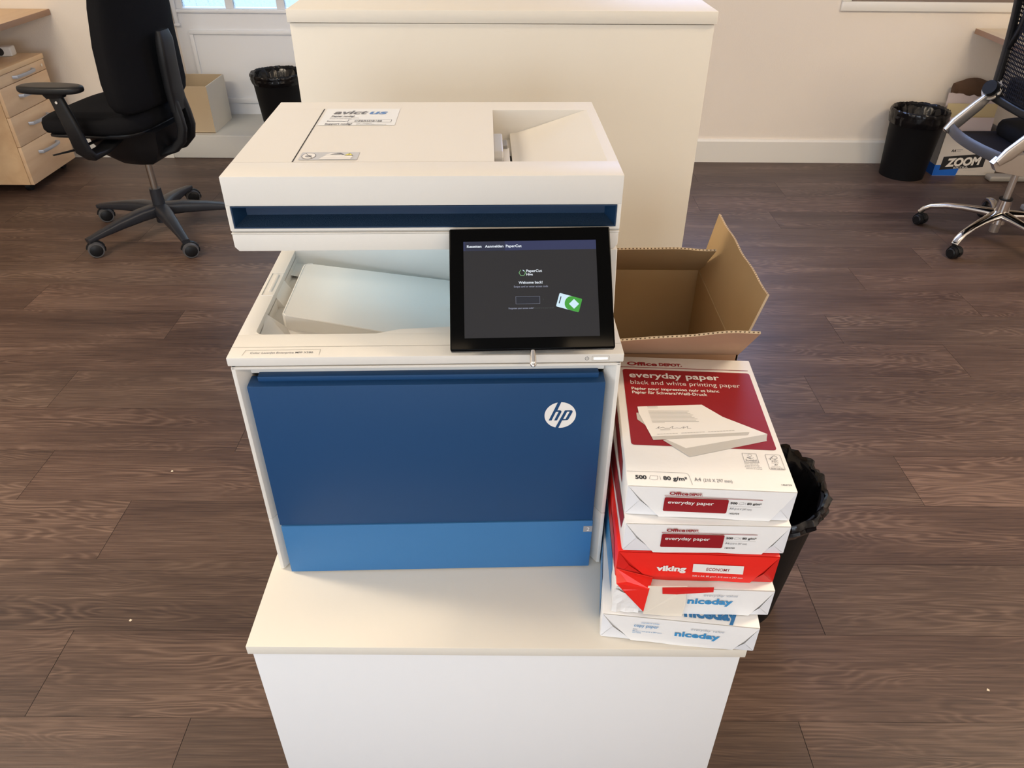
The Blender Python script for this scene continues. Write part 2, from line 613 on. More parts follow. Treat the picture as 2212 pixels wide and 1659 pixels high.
# floor of individual planks in one mesh
PW = 0.2068
joint = {0: 1.12, 2: 0.99, 3: 0.33, 4: 1.20, 5: 0.58, 6: 1.44, -1: -1.02, -2: 0.71, -3: 0.25, -4: -0.64, 1: 0.42}
fv = []; ff = []; fa = []
rng = random.Random(11)
for k in range(-21, 14):
    y0 = 1.468 + PW * k; y1 = y0 + PW
    j0 = joint.get(k, rng.uniform(-0.6, 0.6))
    x = j0 - 1.225 * 5
    while x < XR:
        a = max(x, XL); b_ = min(x + 1.225, XR)
        if b_ > a and y1 > YF and y0 < YB:
            g_ = 0.0006
            o_ = len(fv)
            ya = max(y0, YF); yb = min(y1, YB)
            fv += [(a + g_, ya + g_ * 0.6, 0), (b_ - g_, ya + g_ * 0.6, 0), (b_ - g_, yb - g_ * 0.6, 0), (a + g_, yb - g_ * 0.6, 0)]
            ff.append((o_, o_ + 1, o_ + 2, o_ + 3))
            fa.append((rng.random(), rng.random(), rng.random()))
        x += 1.225
nf = len(ff)
o_ = len(fv)
fv += [(XL, YF, -0.0012), (XR, YF, -0.0012), (XR, YB, -0.0012), (XL, YB, -0.0012)]
ff.append((o_, o_ + 1, o_ + 2, o_ + 3)); fa.append((0, 0, 0))
me = bpy.data.meshes.new('floor')
me.from_pydata(fv, [], ff)
me.materials.append(M['floor']); me.materials.append(M['seam'])
me.polygons[nf].material_index = 1
at = me.attributes.new('plank', 'FLOAT_VECTOR', 'FACE')
for i, a in enumerate(fa): at.data[i].vector = a
fo = bpy.data.objects.new('floor', me); COL.objects.link(fo)
struct(fo, 'dark brown wood-look plank floor')

# far wall with recess and one window opening
T = 0.5
WX0, WX1, WZ0, WZ1 = 0.60, 1.60, 0.95, 2.15
g = G()
g.box(RX1, WX0, YB, YB + T, 0, ZC, 'wall')
g.box(WX0, WX1, YB, YB + T, 0, WZ0, 'wall')
g.box(WX0, WX1, YB, YB + T, WZ1, ZC, 'wall')
g.box(WX1, XR + 0.1, YB, YB + T, 0, ZC, 'wall')
struct(g.build('wall_back'), 'warm white textured wall at the far side')
g = G()
g.box(XL - 0.1, RX0, YB, YB + T, 0, ZC, 'wall')
struct(g.build('wall_back'), 'warm white textured wall behind the left desk')
g = G()
g.box(RX0, RX1, YB, YB + T, 2.25, ZC, 'wall')
struct(g.build('wall_back'))
g = G(); g.box(XL - 0.1, XL, YF, YB, 0, ZC, 'wall'); struct(g.build('wall_left'))
g = G(); g.box(XR, XR + 0.1, YF, YB, 0, ZC, 'wall'); struct(g.build('wall_right'))
g = G(); g.box(XL - 0.1, XR + 0.1, YF - 0.1, YF, 0, ZC, 'wall'); struct(g.build('wall_front'))
g = G(); g.box(XL - 0.1, XR + 0.1, YF - 0.1, YB + T, ZC, ZC + 0.1, 'ceil'); struct(g.build('ceiling'))
g = G()
g.prism([(YB, 0), (YB - 0.018, 0), (YB - 0.018, 0.118), (YB - 0.012, 0.128), (YB, 0.128)], 'x', RX1, XR, 'white_paint')
struct(g.build('baseboard_right'), 'white baseboard under the far wall')
g = G()
g.box(XL, RX0, YB - 0.018, YB, 0, 0.128, 'white_paint', 0.002)
struct(g.build('baseboard_left'))

# raised step in the recess
g = G()
g.box(RX0, RX1, YB - 0.018, YR + 0.02, 0, 0.130, 'step_paint', 0.006, 3)
struct(g.build('trim_1'), 'white painted step in front of the glazed door')

# joinery: panelled lower half and glazing
g = G()
g.box(RX0, RX1, YR, YR + 0.04, 0.12, 0.715, 'joinery')
g.box(RX0, RX1, YR - 0.012, YR, 0.195, 0.228, 'joinery', 0.006, 2)           # lower moulding
g.box(RX0, RX1, YR - 0.016, YR + 0.02, 0.695, 0.712, 'joinery', 0.004, 2)    # ledge under the glass
px0, px1, pz0, pz1 = -1.880, -0.35, 0.20, 0.603
for (a, b_, c, d) in ((px0, px1, pz1 - 0.022, pz1), (px0, px0 + 0.022, pz0 + 0.02, pz1 - 0.0215), (px1 - 0.022, px1, pz0 + 0.02, pz1 - 0.0215)):
    g.box(a, b_, YR - 0.014, YR + 0.005, c, d, 'joinery', 0.005, 2)
door = g.build('door_1')
struct(door, 'white panelled door with glazed upper half')
for k in range(8):
    x0 = -1.890 + 0.292 * k
    g = G()
    x1 = min(x0 + 0.246, RX1)
    g.box(x0, x1, YR + 0.012, YR + 0.018, 0.725, 2.20, 'glass')
    p = g.build('glass_pane', door)
g = G()
for k in range(9):
    x0 = -1.890 - 0.046 + 0.292 * k
    g.box(x0, min(x0 + 0.046, RX1), YR, YR + 0.04, 0.71, 2.25, 'joinery', 0.004, 2)
g.box(RX0, RX1, YR, YR + 0.04, 2.19, 2.25, 'joinery')
g.build('glazing_bars', door)
g = G()
g.box(-1.948, -1.925, YR - 0.022, YR, 0.638, 2.2, 'joinery', 0.006, 2)
g.box(-1.950, -1.918, YR - 0.026, YR, 0.626, 0.640, 'joinery', 0.004, 2)
g.build('door_bolt', door)

# window above the right part of the far wall
g = G()
fz = 0.05
g.box(WX0, WX1, YB + 0.10, YB + 0.15, WZ0, WZ0 + fz, 'joinery', 0.004)
g.box(WX0, WX1, YB + 0.10, YB + 0.15, WZ1 - fz, WZ1, 'joinery', 0.004)
g.box(WX0, WX0 + fz, YB + 0.10, YB + 0.15, WZ0, WZ1, 'joinery', 0.004)
g.box(WX1 - fz, WX1, YB + 0.10, YB + 0.15, WZ0, WZ1, 'joinery', 0.004)
win = g.build('window_1'); struct(win)
g = G(); g.box(WX0 + fz, WX1 - fz, YB + 0.122, YB + 0.128, WZ0 + fz, WZ1 - fz, 'glass'); g.build('glass_pane', win)

# framed panel on the wall at the right
g = G()
FX0, FX1, FZ0, FZ1 = 1.691, 3.0, 0.793, 1.75
for a in ((FX0, FX1, FZ0, FZ0 + 0.045), (FX0, FX1, FZ1 - 0.045, FZ1), (FX0, FX0 + 0.045, FZ0 + 0.0445, FZ1 - 0.0445), (FX1 - 0.045, FX1, FZ0 + 0.0445, FZ1 - 0.0445)):
    g.box(a[0], a[1], YB - 0.018, YB, a[2], a[3], 'white_paint', 0.004, 2)
g.box(FX0 + 0.04, FX1 - 0.04, YB - 0.006, YB, FZ0 + 0.04, FZ1 - 0.04, 'frame_brown')
struct(g.build('trim_2'), 'white moulding frame on the far wall')

# ------------------------------------------------------------------ low cabinet carrying the printer
ZT = 0.5368
root = thing('low_cabinet', 'low cream cabinet carrying the printer and the paper stack', 'cabinet', (-0.3606, 0.6306, 0))
LW, LD = 0.6869, 0.85
g = G(); g.box(0, LW, 0, LD, ZT - 0.0165, ZT, 'laminate', 0.0010, 2); g.build('top_panel', root)
g = G(); g.box(0.0055, LW - 0.0055, 0.0035, 0.019, 0.0, ZT - 0.0195, 'laminate_front_daylit', 0.0008, 2); g.build('front_panel', root)
g = G(); g.box(0.0075, 0.024, 0.0195, LD - 0.005, 0.0, ZT - 0.0167, 'laminate', 0.0006, 1); g.build('side_panel', root)
g = G(); g.box(LW - 0.024, LW - 0.0075, 0.0195, LD - 0.005, 0.0, ZT - 0.0167, 'laminate', 0.0006, 1); g.build('side_panel', root)
g = G(); g.box(0.024, LW - 0.024, LD - 0.02, LD - 0.006, 0.0, ZT - 0.0167, 'laminate'); g.build('back_panel', root)

# ------------------------------------------------------------------ tall cabinet behind
sc = 0.52
root = thing('tall_cabinet', 'tall cream cabinet standing behind the printer', 'cabinet', (-0.8408 * sc, 3.0446 * sc, 0), 0.0182)
TW, TH, TD = 1.6038 * sc, HC - 0.4551 * sc, 0.44
g = G(); g.box(0, TW, 0, TD, TH - 0.0231, TH, 'laminate', 0.0010, 2); g.build('top_panel', root)
g = G(); g.box(0.0035, TW - 0.0035, 0.0025, 0.019, 0.0, TH - 0.0243, 'laminate', 0.0008, 2); g.build('front_panel', root)
g = G(); g.box(0.0045, 0.022, 0.0195, TD - 0.004, 0.0, TH - 0.0233, 'laminate', 0.0006, 1); g.build('side_panel', root)
g = G(); g.box(TW - 0.022, TW - 0.0045, 0.0195, TD - 0.004, 0.0, TH - 0.0233, 'laminate', 0.0006, 1); g.build('side_panel', root)
g = G(); g.box(0.022, TW - 0.022, TD - 0.018, TD - 0.005, 0.0, TH - 0.0233, 'laminate'); g.build('back_panel', root)

# ------------------------------------------------------------------ printer
PXW, PYW, PYAW = -0.3534, 0.8784, 0.0346
pr = thing('office_printer', 'white multifunction printer with a blue front standing on the low cabinet', 'printer', (PXW, PYW, ZT), PYAW)
PM = Matrix.Translation((PXW, PYW, ZT)) @ Matrix.Rotation(PYAW, 4, 'Z')
PMI = PM.inverted()
PW_, PD_ = 0.4907, 0.3391

# lower housing: tray unit and engine unit, each a U of bevelled columns
def housing(z0, z1, name):
    g = G()
    for mir in (0, 1):
        prof = [(0.003, -0.1114), (0.0082, -0.1114), (0.0205, -0.0915), (0.0205, 0.335), (0.003, 0.335)]
        if mir: prof = [(PW_ - a, b) for a, b in prof]
        g.prism(prof, 'z', z0, z1, 'plastic', 0.0010, 2)
    return g


g = housing(0.0015, 0.1058, 'a')
g.box(0.0205, 0.4702, -0.086, 0.335, 0.0015, 0.1058, 'seam')
g.build('tray_housing', pr)
g = housing(0.1066, 0.3676, 'b')
g.box(0.0205, 0.4702, -0.084, 0.335, 0.1066, 0.270, 'plastic')
g.prism([(-0.1114, 0.3676), (-0.1114, 0.3640), (-0.0900, 0.3560), (-0.060, 0.3560), (-0.060, 0.3676)], 'x', 0.0032, PW_ - 0.0032, 'plastic', 0.0008, 1)
g.box(0.0205, 0.4702, -0.0955, -0.090, 0.3480, 0.3565, 'plastic', 0.001, 1)
g.build('engine_housing', pr)

# top cover with an opening for the output tray
OX0, OX1, OY0, OY1 = 0.0217, 0.458, -0.0553, 0.300
Z0, Z1 = 0.3693, 0.3815
g = G()
g.prism([(0, -0.1114), (PW_, -0.1114), (PW_, OY0), (0, OY0)], 'z', Z0, Z1, 'plastic', 0.0012, 2)
g.box(0, OX0, OY0 - 0.002, PD_, Z0, Z1, 'plastic', 0.0010, 2)
g.box(OX1, PW_, OY0 - 0.002, PD_, Z0, Z1, 'plastic', 0.0010, 2)
g.box(0.002, PW_ - 0.002, OY1, PD_, Z0, Z1, 'plastic', 0.0010, 1)
for (cx, sx_) in ((OX0, 1), (OX1, -1)):
    pts = [(cx - 0.0005 * sx_, OY0 - 0.0005)]
    for i in range(7):
        a = radians(90 * i / 6)
        pts.append((cx + sx_ * (0.010 - 0.010 * sin(a)), OY0 + 0.010 - 0.010 * cos(a)))
    g.prism(pts, 'z', Z0, Z1 - 0.0001, 'plastic')
top = plane_xf((0, 0, Z1 + 0.00025), (1, 0, 0), (0, 1, 0))
line(g, [(0.0005, -0.0868), (PW_ - 0.0005, -0.0868)], 0.0007, 'softseam', top)
for cx in (0.0005, PW_ - 0.0005):
    pass
# handle recess on the left rim
g.box(0.0042, 0.0052, 0.048, 0.118, Z1 - 0.001, Z1 + 0.0012, 'plastic', 0.0004, 1)
g.box(0.0042, 0.0217, 0.1165, 0.118, Z1 - 0.001, Z1 + 0.0012, 'plastic', 0.0004, 1)
g.box(0.0042, 0.0217, 0.048, 0.0495, Z1 - 0.001, Z1 + 0.0012, 'plastic', 0.0004, 1)
g.prism([(0.012, 0.362), (0.031, 0.350), (0.034, 0.353), (0.0160, Z1 + 0.0018), (0.012, Z1 + 0.0018)], 'y', 0.060, 0.112, 'plastic', 0.0008, 1)
g.build('top_cover', pr)

# output tray
g = G()
BZ = 0.276
g.box(OX0 - 0.004, OX1 + 0.004, OY0 - 0.004, OY1 + 0.004, BZ - 0.004, BZ, 'plastic')
g.box(OX0 - 0.0035, OX0, OY0 - 0.003, OY1, BZ, Z0 + 0.003, 'plastic')
g.box(OX1, OX1 + 0.0035, OY0 - 0.003, OY1, BZ, Z0 + 0.003, 'plastic')
g.box(OX0, OX1, OY0 - 0.0035, OY0, BZ, Z0 + 0.003, 'plastic')
# pocket with sloping facets at the front left
EW = 0.196     # inner end wall of the tray
g.box(OX0 - 0.001, OX1 + 0.001, EW, EW + 0.006, BZ, 0.4720, 'plastic')
g.add([(OX0, OY0, 0.3600), (0.070, OY0, 0.3420), (0.066, -0.030, 0.3420), (OX0, 0.004, 0.3780)], [(0, 1, 2), (0, 2, 3)], 'plastic')
g.add([(0.066, -0.030, 0.3420), (0.120, -0.034, 0.3480), (0.190, 0.0, 0.3300), (0.190, OY0, 0.3300), (0.070, OY0, 0.3420), (OX0, 0.004, 0.3780), (0.046, 0.004, 0.3560)],
      [(0, 4, 3, 1), (1, 3, 2), (0, 1, 2, 6), (0, 6, 5)], 'plastic')
# shallow chamfer of the rim towards the deep end of the tray
g.prism([(0.1760, OY0 - 0.001), (0.2070, OY0 + 0.0100), (0.2700, OY0 + 0.0145), (OX1 + 0.001, OY0 + 0.0160), (OX1 + 0.001, OY0 - 0.001)], 'z', 0.372, Z1 - 0.0002, 'plastic')
ramp = [(0.0430, 0.0040), (0.0465, 0.0015), (OX1, 0.0015), (OX1, EW), (0.300, EW - 0.002), (0.048, 0.160), (0.043, 0.154)]
zr = lambda x: 0.3780 - (x - 0.043) * 0.215
vs = [(x, y, zr(x)) for x, y in ramp] + [(x, y, BZ - 0.02) for x, y in ramp]
n = len(ramp)
g.add(vs, [list(range(n))] + [[i, (i + 1) % n, n + (i + 1) % n, n + i] for i in range(n)], 'plastic')
g.box(0.046, OX1, 0.150, EW, BZ, 0.305, 'plastic')
g.box(OX0 - 0.001, 0.0445, 0.000, EW, BZ, 0.3560, 'plastic')
g.add([(OX0, 0.150, 0.362), (OX0, EW, 0.362), (OX1, EW, 0.278), (OX1, 0.150, 0.278)], [(0, 1, 2, 3)], 'plastic')
# rounded bead along the ramp's free edges
g.tube([(0.054, 0.162, zr(0.054) - 0.001), (0.0455, 0.156, zr(0.0455) - 0.001), (0.0440, 0.150, zr(0.044) - 0.001), (0.0440, 0.006, zr(0.044) - 0.001), (0.0475, 0.0022, zr(0.047) - 0.001), (0.230, 0.0022, zr(0.230) - 0.001)], 0.0015, 'plastic', 8)
g.build('output_tray', pr, smooth=25)
g = G()
g.prism([(0.282, 0.345), (0.304, 0.345), (0.304, 0.383), (0.286, 0.383), (0.281, 0.376), (0.281, 0.354)], 'y', 0.098, 0.102, 'clear', 0.001, 2)
g.build('paper_stop', pr)

# inner wall behind the output tray and right-hand column, scanner base
g = G()
g.box(0.018, PW_ - 0.020, OY1, PD_ - 0.001, Z1, 0.4720, 'plastic')
g.prism([(-0.020, Z1 + 0.0004), (-0.002, 0.4720), (PD_ - 0.001, 0.4720), (PD_ - 0.001, Z1 + 0.0004)], 'x', 0.4620, PW_ - 0.0006, 'plastic', 0.0008, 1)
g.box(0.4618, 0.4624, 0.02, 0.25, 0.390, 0.462, 'lightgrey')
g.prism([(-0.0175, 0.392), (-0.0065, 0.455), (-0.0045, 0.455), (-0.0150, 0.392)], 'x', 0.4700, 0.4770, 'midgrey')
g.build('scanner_support', pr)
g = G()
g.prism([(0.0006, 0.4946), (0.0006, 0.4775), (0.0055, 0.4718), (PW_ - 0.0055, 0.4718), (PW_ - 0.0006, 0.4775), (PW_ - 0.0006, 0.4946)], 'y', 0.0, PD_, 'plastic', 0.0010, 2)
g.box(0.0006, PW_ - 0.0006, 0.0022, PD_ - 0.002, 0.4940, 0.4990, 'softseam')
g.box(0.0, PW_, -0.0004, PD_, 0.4948, 0.4965, 'plastic', 0.0005, 1)
g.build('scanner_base', pr)

# scanner lid with document feeder
ZL0, ZL1 = 0.4985, 0.5690
HX0, HX1, HY0, HY1 = 0.3323, 0.4770, 0.0530, 0.2938
SX0, SX1, SZ0, SZ1 = 0.0058, 0.4850, 0.5030, 0.5318
g = G()
zm = 0.524
# front face around the grip slot
g.box(0, PW_, 0, 0.0530, SZ1, ZL1, 'plastic', 0.0007, 2)
g.box(0, PW_, 0, 0.021, ZL0, SZ0, 'plastic', 0.0010, 1)
g.box(0, SX0, 0, 0.021, SZ0 - 0.002, SZ1 + 0.002, 'plastic', 0.0008, 1)
g.box(SX1, PW_, 0, 0.021, SZ0 - 0.002, SZ1 + 0.002, 'plastic', 0.0008, 1)
g.box(0.0003, PW_ - 0.0003, 0.0225, PD_, ZL0, zm, 'plastic', 0.0006, 1)
# upper layer around the feeder well
g.box(0, HX0, 0.0530, PD_, zm - 0.001, ZL1 - 0.0001, 'plastic', 0.0004, 1)
g.box(HX0 - 0.001, PW_, HY1, PD_, zm - 0.001, ZL1 - 0.00012, 'plastic', 0.0004, 1)
g.box(HX1, PW_, 0.0530, HY1 + 0.001, zm - 0.001, ZL1 - 0.0002, 'plastic')
tp = plane_xf((0, 0, ZL1 + 0.0002), (1, 0, 0), (0, 1, 0))
line(g, [(0.0768, 0.0535), (0.0754, 0.298)], 0.0016, 'seam', tp)
line(g, [(0.0768, 0.0530), (0.155, 0.0530)], 0.0006, 'softseam', tp)
line(g, [(0.155, 0.0530), (HX0, 0.0530)], 0.0003, 'softseam', tp)
line(g, [(0.001, 0.0530), (0.0768, 0.0530)], 0.0003, 'lightgrey', tp)
line(g, [(0.001, 0.298), (0.0754, 0.298)], 0.0003, 'lightgrey', tp)
g.build('scanner_lid', pr)
g = G()
g.prism([(0.3590, 0.5250), (0.3590, 0.5330), (0.3680, 0.5338), (HX1, ZL1 - 0.0002), (HX1, 0.5250)], 'y', HY0, HY1, 'plastic')
ic = plane_xf((0.3747, 0.0756, 0.5375 + 0.0003), (1, 0, 0.3155), (0, 1, 0))
s_ = 0.0205
line(g, [(0, 0.004), (0, 0.0155), (0.0015, 0.020), (0.019, 0.030)], 0.0005, 'grey_print', ic)
line(g, [(0, 0.004), (0.018, 0.0155), (0.020, 0.019), (0.020, 0.030)], 0.0005, 'grey_print', ic)
line(g, [(0.0165, 0.016), (0.0165, 0.029)], 0.0007, 'grey_print', ic)
line(g, [(0.0185, 0.018), (0.0185, 0.030)], 0.0009, 'grey_print', ic)
for k in range(4):
    line(g, [(0.006 + 0.0025 * k, 0.010 + 0.002 * k), (0.006 + 0.0025 * k, (0.014 if k == 0 else 0.017) + 0.002 * k)], 0.0008, 'grey_print', ic)
for (a, b_) in ((0.009, 0.030), (0.011, 0.004)):
    g.poly([Vector((a - 0.0012, b_, 0)), Vector((a + 0.0012, b_, 0)), Vector((a, b_ + 0.002, 0))], 'grey_print', ic)
g.build('feeder_tray', pr, smooth=25)
g = G()
g.box(0.3535, 0.3588, HY0, 0.205, 0.5250, 0.5262, 'seam')
g.box(0.3460, 0.3552, HY0, 0.200, 0.5250, 0.5400, 'plastic', 0.0010, 2)
g.box(HX0, 0.3470, HY0, 0.235, 0.5250, 0.5330, 'midgrey', 0.0006, 1)
g.box(HX0, 0.3470, HY0, 0.085, 0.5330, 0.5430, 'lightgrey', 0.0030, 3)
g.prism([(0.125, 0.5330), (0.125, 0.5500), (0.135, 0.5560), (0.215, 0.5560), (0.225, 0.5520), (0.228, 0.5330)], 'x', HX0, 0.3455, 'greysticker', 0.0022, 3)
g.box(0.3455, 0.3530, 0.195, 0.222, 0.5250, 0.5450, 'midgrey', 0.001, 1)
ox_ = plane_xf((0, 0, 0.5434), (1, 0, 0), (0, 1, 0))
ring(g, 0.3395, 0.0680, 0.0050, 0.0075, 0.0006, 'grey_print', ox_)
line(g, [(0.3365, 0.0675), (0.3425, 0.0690)], 0.0005, 'grey_print', ox_)
g.build('feeder_throat', pr)

# grip slot
g = G()
yb = 0.0205
g.add([(SX0, -0.0006, SZ0), (SX1, -0.0006, SZ0), (SX1, -0.0006, SZ1), (SX0, -0.0006, SZ1),
       (SX0 + 0.0016, -0.0006, SZ0 + 0.0016), (SX1 - 0.0016, -0.0006, SZ0 + 0.0016), (SX1 - 0.0016, -0.0006, SZ1 - 0.0016), (SX0 + 0.0016, -0.0006, SZ1 - 0.0016)],
      [(0, 1, 5, 4), (1, 2, 6, 5), (2, 3, 7, 6), (3, 0, 4, 7)], 'slot_rim')
a0, a1, b0, b1 = SX0 + 0.0016, SX1 - 0.0016, SZ0 + 0.0016, SZ1 - 0.0016
g.add([(a0, -0.0006, b0), (a1, -0.0006, b0), (a1 - 0.0105, yb, b0 + 0.008), (a0 + 0.0105, yb, b0 + 0.008)], [(0, 1, 2, 3)], 'slot_navy')
g.add([(a0 + 0.0105, yb, b0 + 0.008), (a1 - 0.0105, yb, b0 + 0.008), (a1 - 0.0105, yb, b1), (a0 + 0.0105, yb, b1)], [(0, 1, 2, 3)], 'slot_rim')
g.add([(a0, -0.0006, b1), (a1, -0.0006, b1), (a1 - 0.0105, yb, b1), (a0 + 0.0105, yb, b1)], [(0, 1, 2, 3)], 'slot_rim')
g.add([(a0, -0.0006, b0), (a0, -0.0006, b1), (a0 + 0.0105, yb, b1), (a0 + 0.0105, yb, b0 + 0.008)], [(0, 1, 2, 3)], 'slot_rim')
g.add([(a1, -0.0006, b0), (a1, -0.0006, b1), (a1 - 0.0105, yb, b1), (a1 - 0.0105, yb, b0 + 0.008)], [(0, 1, 2, 3)], 'slot_rim')
o = g.build('grip_slot', pr); o['label'] = 'navy blue grip slot'

# front door and paper tray
g = G()
g.box(0.0195, 0.4695, -0.1180, -0.0930, 0.1000, 0.3430, 'door_blue', 0.0012, 2)
g.box(0.0310, 0.4620, -0.1065, -0.0930, 0.3420, 0.3500, 'door_blue', 0.0010, 2)
fd = g.build('front_door', pr); fd['label'] = 'dark blue front door'
g = G()
lx = plane_xf((0.4140, -0.1184, 0.2921), (1, 0, 0), (0, 0, 1))
q = lambda pts: [Vector(((x - 925) * 0.0000328, -(y - 852) * 0.0000411, 0.0)) for x, y in pts]
disc(g, 0, 0, 0.0205, 0.0209, 'white_print', lx, 0.0, 56)
up = plane_xf((0.4140, -0.1184 - 0.00025, 0.2921), (1, 0, 0), (0, 0, 1))
up2 = plane_xf((0.4140, -0.1184 - 0.0005, 0.2921), (1, 0, 0), (0, 0, 1))
g.poly(q([(808, 330), (942, 322), (800, 655), (660, 655)]), 'door_blue', up)
g.poly(q([(660, 655), (905, 655), (950, 672), (967, 705), (955, 745), (915, 745), (850, 715), (745, 715), (590, 1055), (470, 1055)]), 'door_blue', up)
g.poly(q([(860, 700), (967, 705), (955, 745), (805, 1055), (690, 1055), (840, 740)]), 'door_blue', up)
g.poly(q([(1100, 660), (1360, 660), (1395, 675), (1410, 712), (1400, 745), (1265, 1005), (1235, 1040), (1190, 1052), (1010, 1056), (868, 1378), (742, 1362)]), 'door_blue', up)
g.poly(q([(1190, 710), (1288, 710), (1140, 1000), (1050, 1000)]), 'white_print', up2)
g.build('round_emblem', fd, recalc=False)
g = G()
g.box(0.0208, 0.4702, -0.1190, -0.0930, 0.0025, 0.0985, 'tray_blue', 0.0012, 2)
pt = g.build('paper_tray', pr); pt['label'] = 'lighter blue paper tray front'
g = G()
g.box(0.4570, 0.4698, -0.1194, -0.1188, 0.0770, 0.0885, 'midgrey')
nx = plane_xf((0, -0.1197, 0), (1, 0, 0), (0, 0, 1))
text(g, '2', 0.4618, 0.0790, 0.0040, 0.0076, 'white_print', nx)
g.build('number_label', pt, recalc=False)

# model badge, power switch
g = G()
bd = plane_xf((0, 0, Z1 + 0.0003), (1, 0, 0), (0, 1, 0))
line(g, [(0.0183, -0.1062), (0.0200, -0.0940), (0.1124, -0.0940), (0.1126, -0.1062)], 0.0005, 'softseam', bd)
text(g, 'Color LaserJet Enterprise MFP X580', 0.0270, -0.1022, 0.0770, 0.0040, 'grey_print', bd, bold=0.004)
g.build('model_badge', pr, recalc=False)
g = G()
fr = plane_xf((0, -0.1116, 0), (1, 0, 0), (0, 0, 1))
ring(g, 0.4443, 0.3752, 0.0026, 0.0026, 0.0006, 'grey_print', fr, 0.0, 20, 125, 415)
line(g, [(0.4443, 0.3752), (0.4443, 0.3786)], 0.0006, 'grey_print', fr, 0.0001)
line(g, [(0.4508, 0.3718), (0.4508, 0.3786), (0.4722, 0.3786), (0.4722, 0.3718)], 0.0004, 'softseam', fr, close=True)
g.poly([Vector((0.4530, 0.3738, 0.0002)), Vector((0.4702, 0.3738, 0.0002)), Vector((0.4702, 0.3764, 0.0002)), Vector((0.4530, 0.3764, 0.0002))], 'power_white', fr)
g.build('power_switch', pr, recalc=False)

# stickers on the lid
g = G()
st = plane_xf((0, 0, ZL1 + 0.00035), (1, 0, 0), (0, 1, 0))
st2 = plane_xf((0, 0, ZL1 + 0.00060), (1, 0, 0), (0, 1, 0))
g.poly(rrect(0.0800, 0.1905, 0.2110, 0.2985, 0.002), 'sticker', st)
text(g, 'avict', 0.0935, 0.2690, 0.0510, 0.0200, 'grey_print', st2, bold=0.03, shear=0.25)
text(g, 'us', 0.1470, 0.2690, 0.0270, 0.0200, 'blue_print', st2, bold=0.03, shear=0.25)
text(g, 'Papier nodig?', 0.0930, 0.2545, 0.0340, 0.0070, 'grey_print', st2, bold=0.03)
text(g, 'Bel direct met onze helpdesk voor een bestelling', 0.0920, 0.2475, 0.0420, 0.0030, 'grey_print', st2)
text(g, 'of scan de code hiernaast', 0.0920, 0.2430, 0.0320, 0.0030, 'grey_print', st2)
text(g, 'Serienummer:', 0.0900, 0.2300, 0.0290, 0.0055, 'grey_print', st2, bold=0.02)
text(g, 'CZBRSDB188', 0.1300, 0.2290, 0.0400, 0.0080, 'grey_print', st2, bold=0.015)
line(g, [(0.1205, 0.2265), (0.1205, 0.2395), (0.1835, 0.2395), (0.1835, 0.2265)], 0.0006, 'grey_print', st2, close=True)
text(g, 'Support nodig?', 0.0895, 0.2150, 0.0390, 0.0072, 'grey_print', st2, bold=0.03)
text(g, '030 - 6668877', 0.1345, 0.2195, 0.0220, 0.0034, 'grey_print', st2)
text(g, 'servicedesk@avictus.nl', 0.1345, 0.2145, 0.0430, 0.0030, 'grey_print', st2)
g.build('service_sticker', pr, recalc=False)
g = G()
g.poly(rrect(0.0825, 0.1570, 0.0600, 0.0905, 0.0012), 'greysticker', st)
disc(g, 0.0935, 0.0752, 0.0088, 0.0115, 'white_print', st2)
ring(g, 0.0935, 0.0752, 0.0090, 0.0118, 0.0008, 'grey_print', plane_xf((0, 0, ZL1 + 0.0007), (1, 0, 0), (0, 1, 0)))
st3 = plane_xf((0, 0, ZL1 + 0.0008), (1, 0, 0), (0, 1, 0))
disc(g, 0.0935, 0.0735, 0.0045, 0.0040, 'midgrey', st3, 0, 12)
line(g, [(0.0880, 0.0850), (0.0995, 0.0660)], 0.0008, 'grey_print', st3)
g.poly([Vector(p) for p in ((0.108, 0.0625, 0), (0.148, 0.0625, 0), (0.150, 0.0740, 0), (0.146, 0.0790, 0), (0.116, 0.0790, 0), (0.112, 0.0720, 0))], 'white_print', st2)
g.poly([Vector(p) for p in ((0.113, 0.0785, 0), (0.136, 0.0785, 0), (0.130, 0.0870, 0), (0.120, 0.0860, 0))], 'white_print', st2)
g.poly([Vector(p) for p in ((0.120, 0.0800, 0), (0.134, 0.0800, 0), (0.130, 0.0855, 0), (0.126, 0.0855, 0))], 'midgrey', st3)
g.poly([Vector(p) for p in ((0.127, 0.0870, 0), (0.133, 0.0870, 0), (0.139, 0.0790, 0), (0.136, 0.0790, 0))], 'grey_print', st3)
line(g, [(0.108, 0.0690), (0.149, 0.0690)], 0.0004, 'lightgrey', st3)
g.poly([Vector(p) for p in ((0.1385, 0.0760, 0), (0.1505, 0.0760, 0), (0.1445, 0.0870, 0))], 'grey_print', st3)
st4 = plane_xf((0, 0, ZL1 + 0.0010), (1, 0, 0), (0, 1, 0))
g.poly([Vector(p) for p in ((0.1397, 0.0767, 0), (0.1493, 0.0767, 0), (0.1445, 0.0858, 0))], 'yellow_print', st4)
g.poly([Vector(p) for p in ((0.1441, 0.0780, 0), (0.1449, 0.0780, 0), (0.1452, 0.0835, 0), (0.1438, 0.0835, 0))], 'grey_print', plane_xf((0, 0, ZL1 + 0.0012), (1, 0, 0), (0, 1, 0)))
g.build('warning_sticker', pr, recalc=False)

# touchscreen: pose in the world, expressed in the printer's frame
tyaw, ttilt, troll = 0.021, 0.781, 0.016


def tax(x, z):
    x, z = x * cos(troll) - z * sin(troll), x * sin(troll) + z * cos(troll)
    y, z = z * sin(ttilt), z * cos(ttilt)
    return Vector((x * cos(tyaw) - y * sin(tyaw), x * sin(tyaw) + y * cos(tyaw), z))


